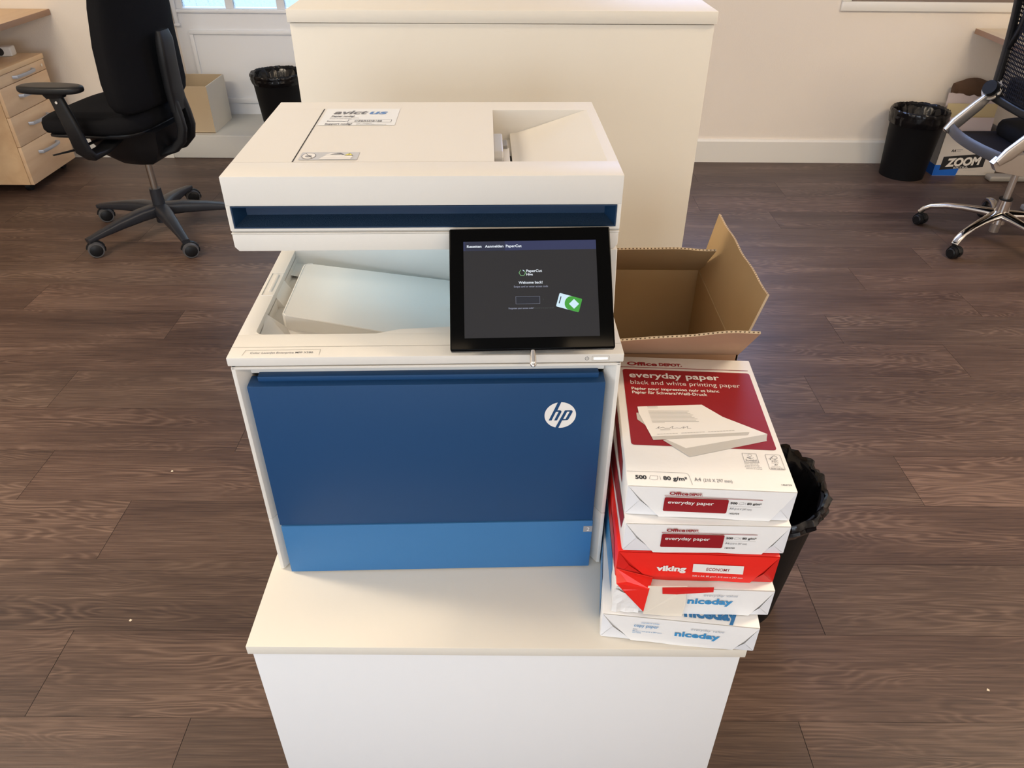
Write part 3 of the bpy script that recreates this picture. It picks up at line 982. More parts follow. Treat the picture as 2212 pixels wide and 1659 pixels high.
TU, TV = tax(1, 0), tax(0, 1)
TN = TU.cross(TV).normalized()          # towards the viewer side
TM = PMI @ Matrix(((TU.x, TV.x, TN.x, 0.024), (TU.y, TV.y, TN.y, 0.819), (TU.z, TV.z, TN.z, HC - 0.429), (0, 0, 0, 1)))
g = G()
g.box(-0.100, 0.100, -0.0775, 0.0775, -0.0130, 0.0, 'black_gloss', 0.0022, 3)
ts = g.build('touchscreen', pr, TM); ts['label'] = 'black tilted touchscreen'
g = G()
I = lambda h: plane_xf((0, 0, h), (1, 0, 0), (0, 1, 0))
u0, u1, v0, v1 = -0.0824, 0.0818, -0.0623, 0.0602
g.poly([Vector((u0, v0, 0)), Vector((u1, v0, 0)), Vector((u1, v1, 0)), Vector((u0, v1, 0))], 'screen', I(0.00025))
g.poly([Vector((u0, 0.0482, 0)), Vector((u1, 0.0482, 0)), Vector((u1, v1, 0)), Vector((u0, v1, 0))], 'screen_bar', I(0.0004))
g.poly([Vector((u0 + 0.002, 0.0482, 0)), Vector((-0.0313, 0.0482, 0)), Vector((-0.0313, v1, 0)), Vector((u0 + 0.002, v1, 0))], 'screen_bar2', I(0.0005))
t = I(0.0007)
text(g, 'Resetten', -0.0781, 0.0522, 0.0181, 0.0034, 'screen_white', t, bold=0.025)
text(g, 'Aanmelden', -0.0558, 0.0522, 0.0227, 0.0034, 'screen_white', t, bold=0.025)
text(g, 'PaperCut', -0.0300, 0.0522, 0.0195, 0.0034, 'screen_white', t, bold=0.025)
text(g, 'PaperCut', -0.0056, 0.0198, 0.0194, 0.0033, 'screen_white', t, bold=0.025)
text(g, 'Hive', -0.0057, 0.0155, 0.0080, 0.0030, 'screen_white', t, bold=0.025)
hx = [(-0.0105 + 0.0040 * cos(radians(a)), 0.0190 + 0.0040 * sin(radians(a))) for a in (60, 120, 180, 240, 300, 360)]
line(g, hx[1:] + [(-0.0078, 0.0210)], 0.0007, 'screen_palegreen', t)
line(g, [(-0.0095, 0.0222), (-0.0085, 0.0214)], 0.0010, 'screen_ice', t)
text(g, 'Welcome back!', -0.0154, 0.0050, 0.0294, 0.0034, 'screen_white', t, bold=0.02)
text(g, 'Swipe card or enter access code', -0.0213, 0.0003, 0.0418, 0.0025, 'screen_grey', t, bold=0.005)
g.poly([Vector((-0.0193, -0.0205, 0)), Vector((0.0100, -0.0205, 0)), Vector((0.0100, -0.0111, 0)), Vector((-0.0193, -0.0111, 0))], 'screen_field', t)
line(g, [(-0.0193, -0.0205), (0.0100, -0.0205), (0.0100, -0.0111), (-0.0193, -0.0111)], 0.00022, 'screen_grey', I(0.0008), close=True)
line(g, [(0.0140, -0.0145), (0.0146, -0.0153), (0.0140, -0.0161)], 0.0003, 'screen_dim', t)
text(g, 'Forgotten your access code?', -0.0283, -0.0268, 0.0305, 0.0020, 'screen_grey', t, bold=0.015)
text(g, 'Resend it to your email', 0.0030, -0.0268, 0.0237, 0.0020, 'screen_dim', t)
# the key card picture
ca = atan2(-0.0082, 0.0274)
cu = Vector((cos(ca), sin(ca), 0)); cv = Vector((-sin(ca), cos(ca), 0))
cd = lambda h: plane_xf(Vector((0.0295, -0.0243, h)), cu, cv)
cw, ch_ = 0.0287, 0.0176
g.poly(rrect(0, cw, 0, ch_, 0.0014), 'screen_ice', cd(0.0007))
gp = rrect(0, cw, 0, ch_, 0.0014)
arc = [Vector((0.0160 - 0.0095 * cos(radians(a)) * 0.9 + 0.003, ch_ / 2 + (ch_ / 2) * sin(radians(a)), 0)) for a in range(90, -91, -12)]
arc = [Vector((0.0165 - 0.0075 * cos(radians(a)), ch_ / 2 + (ch_ / 2) * sin(radians(a)), 0)) for a in range(90, -91, -12)]
right = [Vector((cw - 0.0014 + 0.0014 * sin(radians(a)), 0.0014 - 0.0014 * cos(radians(a)), 0)) for a in range(0, 91, 18)] + \
        [Vector((cw - 0.0014 + 0.0014 * cos(radians(a)), ch_ - 0.0014 + 0.0014 * sin(radians(a)), 0)) for a in range(0, 91, 18)]
g.poly(arc + right, 'screen_green', cd(0.0008))
dc = Vector((0.0205, 0.0088, 0)); dr = 0.0062
ra = radians(15)
g.poly([dc + Vector((dr * cos(radians(90 * k) + ra), dr * sin(radians(90 * k) + ra), 0)) for k in range(4)], 'screen_ice', cd(0.0010))
line(g, [(0.0028, 0.0052), (0.0028, 0.0130)], 0.0012, 'screen_field', cd(0.0009))
g.build('display', ts, recalc=False)
g = G()
g.box(-0.045, 0.055, -0.060, 0.020, -0.030, -0.0125, 'black_gloss', 0.004, 2)
g.build('rear_housing', ts)
g = G()
g.prism([(-0.100, Z1), (-0.094, 0.400), (-0.060, 0.425), (-0.020, 0.425), (-0.020, Z1)], 'x', 0.345, 0.415, 'plastic', 0.003, 2)
g.build('screen_bracket', pr)
g = G()
g.loft([[Vector((0.0 + r_ * cos(2 * pi * j / 14) * 1.0, -0.0745 - d_, -0.004 + r2_ * sin(2 * pi * j / 14))) for j in range(14)]
        for d_, r_, r2_ in ((0.0, 0.0028, 0.0022), (0.005, 0.0034, 0.0026), (0.016, 0.0040, 0.0030), (0.021, 0.0040, 0.0030), (0.0235, 0.0022, 0.0018))], 'chrome')
ct = g.build('pull_tab', ts); ct['label'] = 'small chrome tab'

# ------------------------------------------------------------------ paper reams
zs = [0.5368, 0.5864, 0.6360, 0.6856, 0.7352, 0.7848]
RH = 0.0496


def wrap(kind, seed, h=RH, wid=0.210, ln=0.297):
    b = bmesh.new()
    bmesh.ops.create_cube(b, size=1.0)
    for v in b.verts:
        v.co = Vector((wid / 2 + v.co.x * wid, ln / 2 + v.co.y * ln, h / 2 + v.co.z * (h - 0.0006)))
    bmesh.ops.bevel(b, geom=list(b.edges), offset=0.0022, segments=2, profile=0.5, affect='EDGES')
    g = G(); g.bm(b, kind)
    return g


def front_folds(parent, kind, fold, h=RH, seed=0):
    """the envelope fold of the wrapper's end: two side triangles under one big trapezoid flap"""
    g = G()
    rnd = random.Random(seed)
    j = lambda: rnd.uniform(-0.0015, 0.0015)
    y = -0.0006
    lx, rx = 0.017 + j(), 0.193 + j()
    lz, rz = h * 0.54 + j(), h * 0.38 + j()
    lb, rb = 0.043 + j() * 2, 0.181 + j() * 2
    # left and right side tucks
    g.add([(0.0012, y, h - 0.001), (0.0012, y, 0.0016), (lx, y + 0.0001, lz), (lx, y - 0.0022, lz)], [(0, 1, 3)], fold)
    g.add([(0.0014, y - 0.0001, 0.0012), (lb, y - 0.0002, 0.0010), (lx, y - 0.0024, lz)], [(0, 1, 2)], fold)
    g.build('side_fold', parent, recalc=False, smooth=0)
    g = G()
    g.add([(0.2088, y, h - 0.001), (0.2088, y, 0.0016), (rx, y - 0.0022, rz)], [(0, 2, 1)], fold)
    g.add([(0.2086, y - 0.0001, 0.0012), (rb, y - 0.0002, 0.0010), (rx, y - 0.0024, rz)], [(0, 2, 1)], fold)
    g.build('side_fold', parent, recalc=False, smooth=0)
    g = G()
    n = 10
    top_, bot = [], []
    for i in range(n + 1):
        t_ = i / n
        top_.append(Vector((0.0014 + t_ * 0.2072, y - 0.0004, h - 0.0009)))
        bot.append(Vector((lb + t_ * (rb - lb), y - 0.0016 - 0.0006 * abs(sin(t_ * 9 + seed)), 0.0006 + 0.0007 * sin(t_ * 7 + seed))))
    vs = top_ + bot
    lo = len(vs)
    th = Vector((0, 0.0005, 0))
    mid = [(a * 0.5 + c * 0.5) + Vector((0, -0.0006 + 0.0004 * sin(i * 1.7 + seed), 0)) for i, (a, c) in enumerate(zip(top_, bot))]
    rings = [top_, mid, bot]
    vs = [p for r_ in rings for p in r_]
    fs = []
    for a in range(2):
        for i in range(n):
            fs.append([a * (n + 1) + i, a * (n + 1) + i + 1, (a + 1) * (n + 1) + i + 1, (a + 1) * (n + 1) + i])
    g.add(vs, fs, kind)
    g.add([p + th for p in vs], [f[::-1] for f in fs], kind)
    g.build('end_flap', parent, recalc=False, smooth=50)


def depot_front(parent):
    g = G()
    X = plane_xf((0, -0.0034, 0), (1, 0, 0), (0, 0, 1)); X2 = plane_xf((0, -0.0037, 0), (1, 0, 0), (0, 0, 1))
    text(g, 'Office', 0.0530, 0.0392, 0.0235, 0.0050, 'red_deep', X, bold=0.035)
    text(g, 'DEPOT.', 0.0775, 0.0392, 0.0165, 0.0038, 'red_deep', X, bold=0.05)
    line(g, [(0.0477, 0.0370), (0.1682, 0.0360)], 0.0008, 'red_deep', X)
    g.poly(rrect(0.0480, 0.1275, 0.0110, 0.0345, 0.0022), 'red_deep', X)
    text(g, 'everyday paper', 0.0528, 0.0245, 0.0570, 0.0056, 'white_print', X2, bold=0.012)
    text(g, '500', 0.1300, 0.0275, 0.0088, 0.0035, 'black_print', X, bold=0.03)
    line(g, [(0.1405, 0.0275), (0.1412, 0.0305), (0.1460, 0.0312), (0.1470, 0.0285), (0.1425, 0.0272)], 0.0003, 'grey_print', X, close=True)
    line(g, [(0.1485, 0.0272), (0.1485, 0.0308)], 0.0003, 'grey_print', X)
    text(g, '80 g/m²', 0.1505, 0.0275, 0.0178, 0.0035, 'black_print', X, bold=0.025)
    line(g, [(0.1291, 0.0240), (0.1683, 0.0240)], 0.0002, 'grey_print', X)
    text(g, 'A4', 0.1304, 0.0180, 0.0050, 0.0042, 'grey_print', X)
    text(g, '(210 X 297 mm)', 0.1364, 0.0180, 0.0215, 0.0032, 'grey_print', X)
    text(g, '1453759', 0.1312, 0.0100, 0.0126, 0.0026, 'black_print', X, bold=0.015)
    g.build('end_label', parent, recalc=False)


GR = 'paper reams stacked on the low cabinet'
# --- bottom ream
r1 = thing('paper_ream', 'white ream marked copy paper, lowest of the stack beside the printer', 'paper ream', (0.1256, 0.6521, zs[0]), -0.109, GR)
wrap('paper_white', 1).build('wrapper', r1)
front_folds(r1, 'paper_white', 'paper_fold', seed=1)
g = G()
X = plane_xf((0, -0.0034, 0), (1, 0, 0), (0, 0, 1))
text(g, 'standard white', 0.0535, 0.0400, 0.0240, 0.0030, 'nice_blue', X, shear=0.25)
text(g, 'copy paper', 0.0445, 0.0318, 0.0330, 0.0068, 'nice_blue', X, shear=0.15)
text(g, '500', 0.0435, 0.0252, 0.0060, 0.0022, 'nice_grey', X, bold=0.01)
text(g, '80 g/m² | A4 (210 x 297 mm)', 0.0435, 0.0218, 0.0390, 0.0022, 'nice_blue', X)
text(g, '5211502', 0.0435, 0.0184, 0.0115, 0.0022, 'nice_blue', X)
text(g, 'everyday value', 0.1200, 0.0355, 0.0440, 0.0044, 'nice_grey', X, shear=0.25)
text(g, 'niceday', 0.1001, 0.0205, 0.0600, 0.0108, 'nice_blue', X, bold=0.035)
g.build('end_label', r1, recalc=False)
g = G()
X = plane_xf((0, 0, RH + 0.0004), (1, 0, 0), (0, 1, 0))
text(g, 'niceday', 0.1100, 0.0075, 0.0720, 0.0200, 'nice_blue_deep', X, bold=0.045)
g.build('top_print', r1, recalc=False)


def side_print(parent, m, pts, name='side_print'):
    g = G()
    X = plane_xf((-0.0006, 0, 0), (0, 1, 0), (0, 0, 1))
    g.poly([Vector((a, b_, 0)) for a, b_ in pts], m, X)
    g.build(name, parent, recalc=False)


side_print(r1, 'blue_side', [(0.030, 0.001), (0.295, 0.001), (0.295, 0.049), (0.060, 0.049), (0.045, 0.030), (0.040, 0.022), (0.032, 0.018)])

# --- second ream
r2 = thing('paper_ream', 'white ream with blue lettering under the red ream, front partly covered by torn red wrapper', 'paper ream', (0.1403, 0.6572, zs[1]), -0.032, GR)
wrap('paper_white', 2).build('wrapper', r2)
front_folds(r2, 'paper_white', 'paper_fold', seed=2)
g = G()
X = plane_xf((0, -0.0034, 0), (1, 0, 0), (0, 0, 1))
text(g, 'everyday value', 0.1170, 0.0378, 0.0444, 0.0044, 'nice_grey', X, shear=0.25)
text(g, 'niceday', 0.0971, 0.0225, 0.0600, 0.0112, 'nice_blue', X, bold=0.035)
g.build('end_label', r2, recalc=False)
side_print(r2, 'blue_side', [(0.030, 0.001), (0.295, 0.001), (0.295, 0.049), (0.050, 0.049), (0.040, 0.036), (0.043, 0.020), (0.034, 0.012)])
g = G()   # crumpled corner
rnd = random.Random(4)
vs = []
for i in range(7):
    for j in range(6):
        vs.append(Vector((-0.002 + i * 0.0060, -0.0020 - rnd.uniform(0, 0.0024) - 0.0002 * j, 0.001 + j * 0.0094 * (1 - 0.06 * i))))
fs = [[i * 6 + j, (i + 1) * 6 + j, (i + 1) * 6 + j + 1, i * 6 + j + 1] for i in range(6) for j in range(5)]
g.add(vs, fs, 'paper_white')
g.build('crumpled_corner', r2, smooth=0, recalc=False)

# --- red ream
r3 = thing('paper_ream', 'bright red ream in the middle of the stack beside the printer', 'paper ream', (0.1407, 0.6725, zs[2]), -0.038, GR)
wrap('red_bright', 3).build('wrapper', r3)
front_folds(r3, 'red_bright', 'red_fold', seed=3)
g = G()
X = plane_xf((0, -0.0034, 0), (1, 0, 0), (0, 0, 1)); X2 = plane_xf((0, -0.0037, 0), (1, 0, 0), (0, 0, 1))
text(g, 'viking', 0.0523, 0.0190, 0.0390, 0.0098, 'white_print', X, bold=0.045)
g.poly([Vector(p) for p in ((0.1000, 0.0185, 0), (0.1662, 0.0170, 0), (0.1650, 0.0325, 0), (0.0992, 0.0337, 0))], 'white_print', X)
text(g, 'ECONOMY', 0.1175, 0.0222, 0.0305, 0.0056, 'red_deep', X2, bold=0.005, rot=-0.02)
text(g, '500 x A4, 80 g/m², 210 mm x 297 mm', 0.1010, 0.0098, 0.0660, 0.0030, 'white_print', X, rot=-0.02)
g.build('end_label', r3, recalc=False)
side_print(r3, 'red_fold', [(0.010, 0.004), (0.290, 0.004), (0.290, 0.020), (0.040, 0.030)])
# torn wrapper hanging down in front of the ream below
R3I = (Matrix.Translation((0.1407, 0.6725, zs[2])) @ Matrix.Rotation(-0.038, 4, 'Z')).inverted()
g = G()
W = lambda x, y, z: R3I @ Vector((x, y, z))


def sheet(g, pts, m, th=0.0007):
    a = [W(*p) for p in pts]
    b_ = [p + Vector((0, th, 0)) for p in a]
    n = len(a)
    g.add(a + b_, [list(range(n)), list(range(2 * n - 1, n - 1, -1))] + [[i, (i + 1) % n, n + (i + 1) % n, n + i] for i in range(n)], m)


sheet(g, [(0.1400, 0.6690, 0.6560), (0.1402, 0.6540, 0.6440), (0.1500, 0.6505, 0.6330), (0.1795, 0.6468, 0.5960), (0.1830, 0.6480, 0.6400), (0.1900, 0.6660, 0.6420)], 'red_bright')
sheet(g, [(0.2000, 0.6490, 0.6420), (0.2010, 0.6472, 0.6320), (0.2200, 0.6470, 0.6315), (0.2350, 0.6468, 0.6335), (0.2500, 0.6466, 0.6350), (0.2670, 0.6464, 0.6370), (0.2670, 0.6482, 0.6440)], 'red_fold')
g.build('torn_wrapper', r3, smooth=0)
g = G()
sheet(g, [(0.1815, 0.6500, 0.6440), (0.1800, 0.6484, 0.5900), (0.2050, 0.6478, 0.5872), (0.2325, 0.6476, 0.5866), (0.2345, 0.6480, 0.6100), (0.2325, 0.6490, 0.6350), (0.2330, 0.6500, 0.6440)], 'cream_patch')
g.build('paper_label', r3, smooth=0)

# --- two white and red reams
DL = 'white ream with a dark red label on its end, directly under the topmost one'
r4 = thing('paper_ream', DL, 'paper ream', (0.1455, 0.6742, zs[3]), -0.020, GR)
wrap('paper_white', 4).build('wrapper', r4)
front_folds(r4, 'paper_white', 'paper_fold', seed=4)
depot_front(r4)
side_print(r4, 'red_deep', [(0.020, 0.020), (0.200, 0.010), (0.200, 0.049), (0.010, 0.049)])
r5 = thing('paper_ream', 'topmost ream of the stack with a large red picture on its top face', 'paper ream', (0.1455, 0.6905, zs[4]), -0.052, GR)
wrap('paper_white', 5).build('wrapper', r5)
front_folds(r5, 'paper_white', 'paper_fold', seed=5)
depot_front(r5)
side_print(r5, 'red_deep', [(0.045, 0.012), (0.100, 0.004), (0.240, 0.004), (0.240, 0.030), (0.060, 0.036)])
g = G()
A0 = plane_xf((0, 0, RH - 0.0001 + 0.0003), (1, 0, 0), (0, 1, 0))
A1 = plane_xf((0, 0, RH + 0.0005), (1, 0, 0), (0, 1, 0))
A2 = plane_xf((0, 0, RH + 0.0007), (1, 0, 0), (0, 1, 0))
A3 = plane_xf((0, 0, RH + 0.0009), (1, 0, 0), (0, 1, 0))
A4_ = plane_xf((0, 0, RH + 0.0011), (1, 0, 0), (0, 1, 0))
mmv = lambda pts: [Vector((a / 1000, b_ / 1000, 0)) for a, b_ in pts]
text(g, 'Office', 0.0190, 0.2715, 0.0460, 0.0098, 'red_deep', A0, bold=0.035)
text(g, 'DEPOT.', 0.0680, 0.2722, 0.0350, 0.0075, 'red_deep', A0, bold=0.05)
line(g, mmv([(4, 266), (200.9, 266.9)]), 0.0013, 'red_deep', A0)
g.poly(rrect(0.0110, 0.2020, 0.0790, 0.2600, 0.0045), 'red_deep', A0)
text(g, 'everyday paper', 0.0200, 0.2380, 0.1345, 0.0145, 'white_print', A1, bold=0.022)
text(g, 'black and white printing paper', 0.0206, 0.2205, 0.1610, 0.0105, 'white_print', A1, bold=-0.004)
text(g, 'Papier pour impression noir et blanc', 0.0211, 0.2062, 0.1275, 0.0068, 'white_print', A1, bold=0.018)
text(g, 'Papier für Schwarz/Weiß-Druck', 0.0213, 0.1965, 0.1085, 0.0068, 'white_print', A1, bold=0.018)
g.poly(mmv([(58.7, 92.5), (82.4, 75.7), (196.9, 112.7), (141.8, 148.4), (60, 130)]), 'sheet_white', A1)
g.poly(mmv([(58.7, 92.5), (54, 90.5), (85.2, 58.4), (82.4, 75.7)]), 'sheet_grey', A1)
g.poly(mmv([(82.4, 75.7), (85.2, 58.4), (192.8, 97.5), (193.4, 101), (194.8, 106), (196.9, 112.7)]), 'sheet_grey', A1)
g.poly(mmv([(23.2, 149.3), (23.3, 134.3), (32.9, 122.5), (45, 130), (40, 152)]), 'sheet_grey', A1)
g.poly(mmv([(39.3, 96.6), (41, 89.7), (58.7, 92.5), (170.3, 108.5), (173.3, 114.5)]), 'sheet_grey', A2)
g.poly(mmv([(25.8, 163.6), (26.5, 148), (32.9, 122.5), (39.3, 96.6), (173.3, 114.5), (117.9, 174.0)]), 'sheet_white', A3)
for k in range(12):
    v_ = 0.1640 - 0.0030 * k - (0.004 if k > 1 else 0) - (0.0000 if k < 10 else 0.0)
    un = 0.040 + 0.00035 * k
    wd = (0.014 if k < 2 else (0.050 + 0.002 * (k % 3) + 0.0012 * k)) if k < 11 else 0.016
    line(g, [(un, v_), (un + wd, v_ + wd * 0.06)], 0.0010 if k >= 2 else 0.0008, 'lightgrey', A4_)
line(g, mmv([(47, 114), (52, 119), (50, 115), (57, 118), (60, 116), (66, 117), (71, 121), (69, 116), (76, 118), (80, 117), (86, 121), (84, 117), (91, 122), (90, 118), (95, 118)]), 0.0005, 'grey_print', A4_)
line(g, mmv([(53, 113.0), (66, 114.5)]), 0.0007, 'lightgrey', A4_)
line(g, mmv([(53, 111.2), (66, 112.7)]), 0.0007, 'lightgrey', A4_)
for k in range(26):
    if k in (7, 16): continue
    u_ = 48 + k * 4.1
    line(g, mmv([(u_, 102 + k * 0.58), (u_ + 2.4, 102.3 + k * 0.58)]), 0.0011, 'lightgrey', A4_)
# eco marks
line(g, mmv([(154.8, 52), (154.8, 70.3), (173, 70.3), (173, 52)]), 0.0004, 'grey_print', A0, close=True)
ring(g, 0.1642, 0.0667, 0.0026, 0.0026, 0.0004, 'grey_print', A0, n=14)
line(g, mmv([(164, 64), (163.5, 61), (160, 62.5), (163.5, 60), (168, 62)]), 0.0006, 'grey_print', A0)
text(g, 'Ecolabel', 0.1572, 0.0550, 0.0140, 0.0040, 'grey_print', A0)
text(g, 'www.ecolabel.eu', 0.1550, 0.0530, 0.0178, 0.0014, 'grey_print', A0)
for k, t_ in enumerate(('Papier utilisé issu de', 'papiers de recyclage', 'Partielle du vieux papiers', 'pour fort de recyclage')):
    text(g, t_, 0.1545 - (0.001 if k == 2 else 0), 0.0488 - 0.0031 * k, 0.0170 + (0.004 if k == 2 else 0.001 * k), 0.0019, 'grey_print', A0)
line(g, [(a.x, a.y) for a in rrect(0.1843, 0.2038, 0.0400, 0.0698, 0.002)], 0.0004, 'grey_print', A0, close=True)
line(g, mmv([(188, 62), (189.5, 60), (191, 64)]), 0.0007, 'grey_print', A0)
line(g, mmv([(193, 61), (191.5, 63), (193.5, 67), (196, 67.6), (198.3, 66), (199, 63.5), (197.5, 61.5), (195, 61), (193, 61)]), 0.0006, 'grey_print', A0)
line(g, mmv([(195.3, 61), (195.3, 58.6)]), 0.0007, 'grey_print', A0)
text(g, 'FSC', 0.1905, 0.0545, 0.0080, 0.0038, 'grey_print', A0)
text(g, 'www.fsc.org', 0.1890, 0.0525, 0.0090, 0.0013, 'grey_print', A0)
text(g, 'MIX', 0.1925, 0.0488, 0.0042, 0.0022, 'grey_print', A0, bold=0.02)
text(g, 'Papier issu de', 0.1880, 0.0458, 0.0110, 0.0014, 'grey_print', A0)
text(g, 'sources responsables', 0.1860, 0.0436, 0.0150, 0.0014, 'grey_print', A0)
text(g, 'FSC® C081844', 0.1860, 0.0410, 0.0165, 0.0018, 'black_print', A0, bold=0.015)
# lower line of figures
line(g, mmv([(1.6, 26.0), (72, 26.6), (76, 26.2), (78.2, 24.5), (79.4, 21), (81.2, 5.2)]), 0.0004, 'grey_print', A0)
text(g, '500', 0.0111, 0.0120, 0.0142, 0.0072, 'black_print', A0, bold=0.035)
line(g, mmv([(28.5, 13), (30.5, 19), (39.5, 18.8), (39, 12.5), (34, 11)]), 0.0004, 'grey_print', A0, close=True)
line(g, mmv([(42.5, 12), (42.2, 19)]), 0.0004, 'grey_print', A0)
text(g, '80 g/m²', 0.0460, 0.0120, 0.0300, 0.0072, 'black_print', A0, bold=0.03)
text(g, 'A4', 0.0847, 0.0120, 0.0085, 0.0072, 'grey_print', A0)
text(g, '(210 X 297 mm)', 0.0960, 0.0118, 0.0358, 0.0062, 'grey_print', A0)
text(g, '1453759', 0.1922, 0.0105, 0.0125, 0.0027, 'black_print', A0, bold=0.01)
g.build('top_print', r5, recalc=False)

# ------------------------------------------------------------------ open cardboard box behind the stack
root = thing('cardboard_box', 'open brown cardboard box with raised flaps behind the paper stack', 'box', (0.139, 1.002, ZT))
BW, BL, BH, ct_ = 0.222, 0.300, 0.243, 0.004
g = G()
g.box(0, BW, 0, BL, 0.0, ct_, 'kraft')
g.box(0, BW, 0, ct_, 0, BH, 'kraft_out', 0.0008, 1)
g.box(0, BW, BL - ct_, BL, 0, BH, 'kraft', 0.0008, 1)
g.box(0, ct_, 0, BL, 0, BH, 'kraft', 0.0008, 1)
g.box(BW - ct_, BW, 0, BL, 0, BH, 'kraft', 0.0008, 1)
g.build('box_body', root)


def flap(name, A, B, C, D, m_in, m_out, wav=0.002, seed=0, parent=root, flutes=True):
    """A-B is the fold, C-D the free edge (D over A, C over B); slightly wavy board with a fluted edge"""
    A, B, C, D = map(Vector, (A, B, C, D))
    n = (B - A).cross(D - A).normalized()
    g = G()
    N_ = 14; K = 5
    rnd = random.Random(seed)
    top_, low = [], []
    for i in range(K + 1):
        for j in range(N_ + 1):
            s_, t_ = j / N_, i / K
            p = (A.lerp(B, s_)).lerp(D.lerp(C, s_), t_)
            off = wav * t_ * (sin(s_ * 5 + seed) * 0.7 + sin(s_ * 11 + seed * 2) * 0.3)
            edge = 0.0012 * t_ * sin(s_ * 17 + seed)
            p = p + n * off + (D - A).normalized() * edge * (t_ > 0.9)
            top_.append(p + n * 0.0018); low.append(p - n * 0.0018)
    fs = [[i * (N_ + 1) + j, i * (N_ + 1) + j + 1, (i + 1) * (N_ + 1) + j + 1, (i + 1) * (N_ + 1) + j] for i in range(K) for j in range(N_)]
    g.add(top_, fs, m_in); g.add(low, [f[::-1] for f in fs], m_out)

    def strip(idx):
        for a, b_ in zip(idx[:-1], idx[1:]):
            g.add([top_[a], top_[b_], low[b_], low[a]], [(0, 1, 2, 3)], 'kraft_edge')
    last = K * (N_ + 1)
    strip([last + j for j in range(N_ + 1)])
    strip([i * (N_ + 1) for i in range(K + 1)])
    strip([i * (N_ + 1) + N_ for i in range(K + 1)])
    if flutes:
        cnt = int((C - D).length / 0.0065)
        dirn = (D - A).normalized()
        for k in range(cnt):
            s_ = (k + 0.5) / cnt * N_
            j = min(int(s_), N_ - 1); fr_ = s_ - j
            t1 = top_[last + j].lerp(top_[last + j + 1], fr_); l1 = low[last + j].lerp(low[last + j + 1], fr_)
            c = (t1 + l1) / 2 + dirn * 0.0002
            e = (C - D).normalized()
            g.poly([c - e * 0.0018 - n * 0.0009, c + e * 0.0018 - n * 0.0009, c + e * 0.0008 + n * 0.0010, c - e * 0.0008 + n * 0.0010], 'flute')
    g.build(name, parent, recalc=False, smooth=40)


flap('flap', (0, 0.001, BH), (BW, 0.001, BH), (BW, -0.072, BH + 0.083), (0, -0.072, BH + 0.070), 'kraft_out', 'kraft', 0.003, 1)
flap('flap', (0, BL - 0.001, BH), (BW, BL - 0.001, BH), (BW + 0.001, BL - 0.079, BH + 0.078), (0, BL - 0.079, BH + 0.078), 'kraft', 'kraft', 0.002, 2)
flap('flap', (BW - 0.001, 0, BH), (BW - 0.001, BL, BH), (BW + 0.019, BL, BH + 0.111), (BW + 0.026, 0.0, BH + 0.106), 'kraft_out', 'kraft', 0.001, 3)
flap('flap', (0.001, BL, BH), (0.001, 0, BH), (-0.0005, 0, BH + 0.105), (-0.0005, BL, BH + 0.105), 'kraft', 'kraft_out', 0.0006, 4)

# ------------------------------------------------------------------ wastebaskets
def wastebasket(label, x, y, z, h, rt, rb, seed, crumple=1.0, tilt=(0, 0), hang=1.0):
    r = thing('wastebasket', label, 'wastebasket', (x, y, z), 0, 'black wastebaskets with plastic liners')
    r.rotation_euler = (tilt[0], tilt[1], 0)
    g = G()
    g.lathe([(0.001, 0.004), (rb - 0.003, 0.004), (rt - 0.006, h - 0.004), (rt - 0.001, h), (rt + 0.003, h - 0.004), (rt - 0.001, h - 0.010), (rb, 0.0), (0.001, 0.0)], 'bin_black', 48)
    g.build('bucket', r)
    g = G()
    rnd = mnoise

    def fn(p, a, rr, zz):
        k = 3.2 * seed
        q1 = mnoise.noise(Vector((cos(a) * 4 + k, sin(a) * 4, zz * 14)))
        q2 = mnoise.noise(Vector((cos(a) * 11 + k, sin(a) * 11, zz * 40)))
        amp = 0.007 * crumple
        if rr < rt - 0.004: amp *= 1.6
        d = q1 * amp + q2 * amp * 0.8
        sag = mnoise.noise(Vector((cos(a) * 2.5, sin(a) * 2.5, k + 9))) * 0.005 * crumple if zz < h - 0.02 and rr > rt - 0.01 else 0
        q3 = mnoise.noise(Vector((cos(a) * 24 + k, sin(a) * 24, zz * 60)))
        d += q3 * amp * 0.35
        f_ = 1 + d / max(rr, 0.03)
        lift = (q2 * 0.006 + q3 * 0.003) * crumple
        return Vector((p.x * f_, p.y * f_, p.z + lift + sag))
    prof = [(rt - 0.050, h * 0.30), (rt - 0.044, h * 0.45), (rt - 0.036, h * 0.60), (rt - 0.028, h * 0.74), (rt - 0.020, h * 0.86), (rt - 0.008, h - 0.014), (rt - 0.002, h + 0.003), (rt + 0.003, h + 0.007),
            (rt + 0.008, h + 0.002), (rt + 0.010, h - 0.010 * hang), (rt + 0.007, h - 0.022 * hang), (rt + 0.010, h - 0.036 * hang), (rt + 0.006, h - 0.052 * hang), (rt + 0.003, h - 0.066 * hang)]
    g.lathe(prof, 'liner', 120, fn=fn)
    g.lathe([(0.001, h * 0.29), (rt - 0.070, h * 0.30), (rt - 0.048, h * 0.31)], 'liner', 48, fn=lambda p, a, rr, zz: Vector((p.x, p.y, p.z + 0.012 * mnoise.noise(Vector((p.x * 30, p.y * 30, seed))))))
    g.build('bin_liner', r, smooth=35)
    return r


wastebasket('black wastebasket with crumpled liner on the floor beside the paper stack', 0.515, 1.180, 0.0, 0.350, 0.142, 0.110, 1, 1.3, hang=0.50)
wastebasket('black lined wastebasket by the far wall beside the printed paper box', 2.165, 4.095, 0.0, 0.350, 0.138, 0.114, 2, 0.6)
wastebasket('black lined wastebasket on the white step, half hidden by the tall cabinet', -1.325, 4.435, 0.130, 0.305, 0.142, 0.114, 3, 0.6, hang=0.7)

